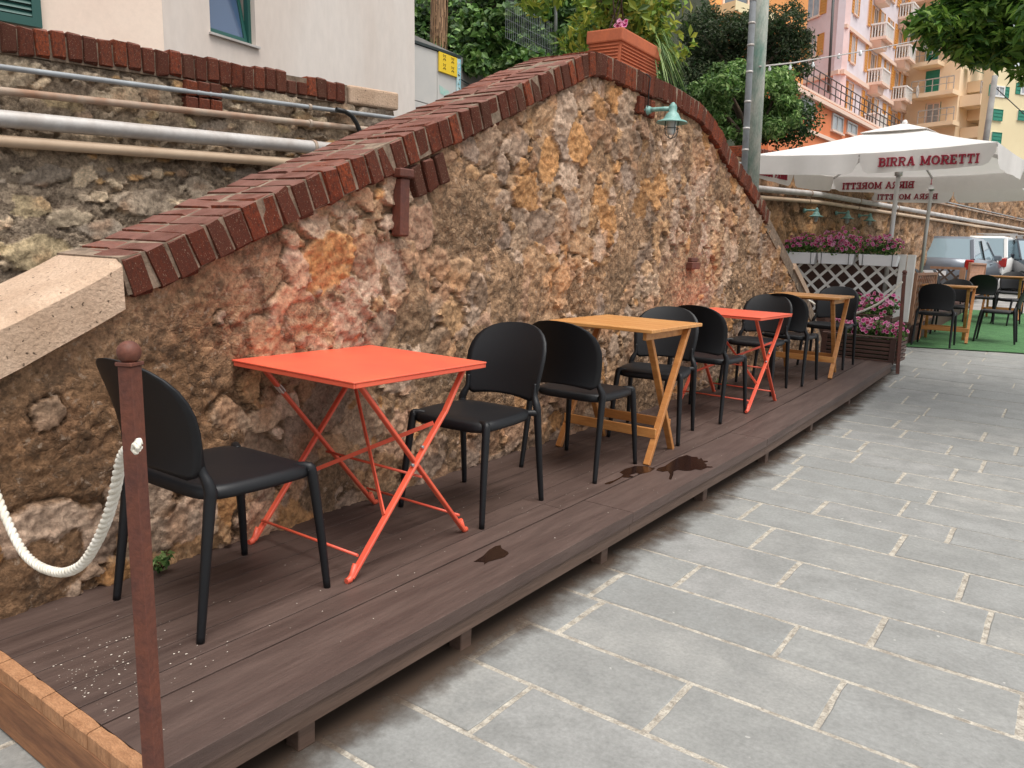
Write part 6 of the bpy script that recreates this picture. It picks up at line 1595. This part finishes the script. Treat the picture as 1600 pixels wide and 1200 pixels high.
# windows of the long face: columns in picture pixels at the height of the middle floor
colsT = [(1331, 'w'), (1352, 'n'), (1363, 'b'), (1373, 'w'), (1387, 'w'), (1395, 'n'), (1403, 'b'), (1411, 'w'), (1420, 'w')]
b_mid = fT.ab(1331, 100)[1]; b_mid = fT.ab(1331, 62)[1]
for fl in range(-3, 4):
    b0_ = fT.ab(1331, 99)[1]+fl*fh
    for u, kd in colsT:
        a = fT.ab(u, 90)[0]
        if kd == 'w': window(fT, pt_, a-.45, a+.45, b0_, b0_+1.9, TRIM, CURT, sh=OCHRE, fr=.07, shut_w=.42, lstep=.2, closed=(hash((u, fl)) % 3 == 0), sill=TRIM)
        elif kd == 'n': window(fT, pt_, a-.30, a+.30, b0_, b0_+1.9, TRIM, PANE, sh=OCHRE, fr=.06, lstep=.2, closed=True)
        else:
            window(fT, pt_, a-.55, a+.55, b0_-.7, b0_+1.7, TRIM, PANE, sh=OCHRE, fr=.07, shut_w=.5, lstep=.2)
            mb = MB(); mb.prism([(a-1.1, b0_-.85), (a+1.1, b0_-.85), (a+1.1, b0_-.65), (a-1.1, b0_-.65)], fT.P, fT.U, fT.G, fT.N, .02, 1.15)
            mb.prism([(a-.7, b0_-1.4), (a+.7, b0_-1.4), (a+1.0, b0_-.851), (a-1.0, b0_-.851)], fT.P, fT.U, fT.G, fT.N, .02, .8)
            bl_ = mb.build('balcony', TRIM, pt_, fixn=True); mb = MB()
            for q in np.linspace(-1.05, 1.05, 10): fT.rect(mb, a+q-.04, a+q+.04, b0_-.65, b0_+.22, 1.05, 1.12)
            for q in np.linspace(.1, .95, 5):
                for s in (-1.06, 1.0): fT.rect(mb, a+s, a+s+.06, b0_-.65, b0_+.22, q, q+.07)
            fT.rect(mb, a-1.1, a+1.1, b0_+.221, b0_+.34, .03, 1.16); mb.build('balustrade', M['white_paint'], bl_)
    if fl in (-1, 1): mb = MB(); fT.rect(mb, 0, aE, b0_-1.35, b0_-1.1, .001, .2); mb.build('string_course', TRIM, pt_)
for u0, v0, u1, v1 in ((1262, -4, 1281, 24), (1268, 58, 1276, 88)):
    a0, b1_ = fS.ab(u0, v0); a1, b0_ = fS.ab(u1, v1); window(fS, pt_, min(a0, a1), max(a0, a1), b0_, b1_, TRIM, CURT, sh=OCHRE, fr=.09, shut_w=.65, lstep=.2, sill=TRIM)
for u, v, lab in ((1399, 148, 'lower grey satellite dish on the pink tower'), (1410, 78, 'upper pale satellite dish on the pink tower')):
    p = fT.pt(*fT.ab(u, v), 1.6); Nn = fT.N; a1_ = np.cross(Nn, GUP); mb = MB(); mb.lathe([(0, 0), (.25, .03), (.48, .12), (.50, .13), (.48, .15), (.25, .06), (0, .03)], 18, at=tuple(p), axis=np.array([a1_, GUP, Nn*.9+GUP*.3]))
    d = thing('satellite_dish', lab, 'satellite dish', tuple(p), group='satellite dishes'); mb.build('dish', M['zinc'], d); mb = MB(); mb.tube([p, p-Nn*1.5], .03, 6); mb.build('arm', M['steel'], d)
mp = MB(); p0, p1 = atrange(1303, -20, 58), atrange(1294, 145, 58); mp.tube([p1, p0], .09, 8); tag(mp.build('drain_pipe', RAIL), 'tall dark drainpipe at the corner of the pink apartment tower', 'drain pipe')
# cream block with balconies
fK = Facade(1498, 140, 78, -280)
ck = thing('cream_apartment_block', 'cream apartment block with wide balconies and green shutters', 'building', tuple(fK.pt(0, -20)))
aK = fK.ab(1400, 140)[0]; mb = MB(); fK.rect(mb, min(0, aK), max(0, aK), -25, fK.ab(1460, 2)[1], -9, 0); mb.build('wall', CREAM, ck)
mb = MB(); rt = fK.ab(1460, 2)[1]; fK.rect(mb, min(-.8, aK), max(.8, aK), rt+.001, rt+.35, -9, .9); mb.build('eaves', TRIM, ck)
for v0, v1 in ((112, 138), (162, 192), (16, 30), (66, 92)):
    for u0, u1 in ((1448, 1467), ):
        A_, B_ = fK.ab(u0, v0), fK.ab(u1, v1); window(fK, ck, min(A_[0], B_[0]), max(A_[0], B_[0]), B_[1]-.3, A_[1], TRIM, CURT if v0 > 150 else PANE, sh=GRN, fr=.12, closed=v0 in (112, 66), shut_w=.001 if v0 not in (112, 66) else None, lstep=.25)
for v, u0, u1 in ((104, 1437, 1476), (152, 1434, 1499), (197, 1444, 1499), (55, 1440, 1499)):
    a0, bq = fK.ab(u0, v); a2 = fK.ab(u1, v)[0]; a0, a2 = min(a0, a2), max(a0, a2); mb = MB(); fK.rect(mb, a0, a2, bq-.35, bq, .02, 1.5); bl_ = mb.build('balcony', CREAM, ck); mb = MB()
    n = int((a2-a0)/.5)
    for q in range(n+1): fK.rect(mb, a0+(a2-a0)*q/n-.03, a0+(a2-a0)*q/n+.03, bq, bq+1.0, 1.42, 1.47)
    fK.rect(mb, a0, a2, bq+1.0, bq+1.08, 1.4, 1.49); fK.rect(mb, a0, a2, bq+.5, bq+.54, 1.41, 1.48); mb.build('railing', GRN if v == 156 else M['zinc'], bl_)
# yellow house at the right edge, and a cream block with small balconies between
fY = Facade(1546, 180, 70, 3800)
yh = thing('yellow_house', 'pale yellow house with dark green shutters at the right picture edge', 'building', tuple(fY.pt(0, -20)))
mb = MB(); aY = fY.ab(1700, 180)[0]; fY.rect(mb, 0, aY, -25, fY.ab(1570, 105)[1], -.8, 0); mb.build('wall', YELL, yh)
for u0, v0, u1, v1, cl_ in ((1553, 133, 1568, 153, 0), (1551, 170, 1564, 190, 1), (1549, 206, 1562, 226, 1), (1590, 172, 1604, 190, 1), (1595, 130, 1610, 150, 0)):
    A_, B_ = fY.ab(u0, v0), fY.ab(u1, v1); window(fY, yh, A_[0], B_[0], B_[1], A_[1], M['white_paint'], CURT, sh=GRN, fr=.1, closed=bool(cl_), shut_w=.5, lstep=.25)
fM = Facade(1498, 140, 77.9, 2172)
mk_ = thing('balcony_block', 'cream block with stacked small balconies and green awnings between the other two blocks', 'building', tuple(fM.pt(0, -20)))
mb = MB(); aM = fM.ab(1551, 180)[0]; fM.rect(mb, .01, aM, -25, fM.ab(1520, 118)[1], -.8, 0); mb.build('wall', CREAM, mk_)
for v, u0, u1 in ((128, 1512, 1530), (150, 1500, 1512), (172, 1512, 1534), (148, 1530, 1548), (192, 1530, 1546), (200, 1500, 1515)):
    a0, bq = fM.ab(u0, v); a2 = fM.ab(u1, v)[0]; mb = MB(); fM.rect(mb, a0, a2, bq-.9, bq, .02, 1.6); bl_ = mb.build('balcony', CREAM, mk_); mb = MB()
    fM.rect(mb, a0, a2, bq+.5, bq+.56, 1.5, 1.58); fM.rect(mb, a0, a2, bq+.9, bq+.98, 1.5, 1.58)
    for q in range(6): fM.rect(mb, a0+(a2-a0)*q/5-.03, a0+(a2-a0)*q/5+.03, bq, bq+.9, 1.51, 1.57)
    mb.build('railing', M['zinc'], bl_)
    mb = MB(); mb.add([fM.pt(a0+.3, bq+2.4, .05), fM.pt(a2-.5, bq+2.4, .05), fM.pt(a2-.5, bq+1.7, 1.4), fM.pt(a0+.3, bq+1.7, 1.4)], [(0, 1, 2, 3)]); o = mb.build('awning', GRN, mk_); o.modifiers.new('thick', 'SOLIDIFY').thickness = .03
# orange house top centre and the ground the town stands on
fQ = Facade(1085, 40, 34, 2400)
oh = thing('orange_house', 'orange house with a balcony above the dark shrub at the top of the picture', 'building', tuple(fQ.pt(0, -12)))
mb = MB(); aQ = fQ.ab(1262, 20)[0]; fQ.rect(mb, -2, aQ, -12, 3.5, -6, 0); mb.build('wall', mat('apricot_render', (.78, .35, .12), .9, var=(.7, .3, .1), vscale=.5), oh)
A_, B_ = fQ.ab(1128, 2), fQ.ab(1168, 22); mb = MB(); fQ.rect(mb, A_[0]-.4, B_[0]+.6, B_[1]-.5, B_[1]-.1, .02, 1.0); mb.build('balcony', YELL, oh); window(fQ, oh, A_[0], B_[0], B_[1]-.09, B_[1]+2, TRIM, PANE, fr=.1)
tb = MB(); tb.box(-90, 30, 44, 46, -2, 1.0)
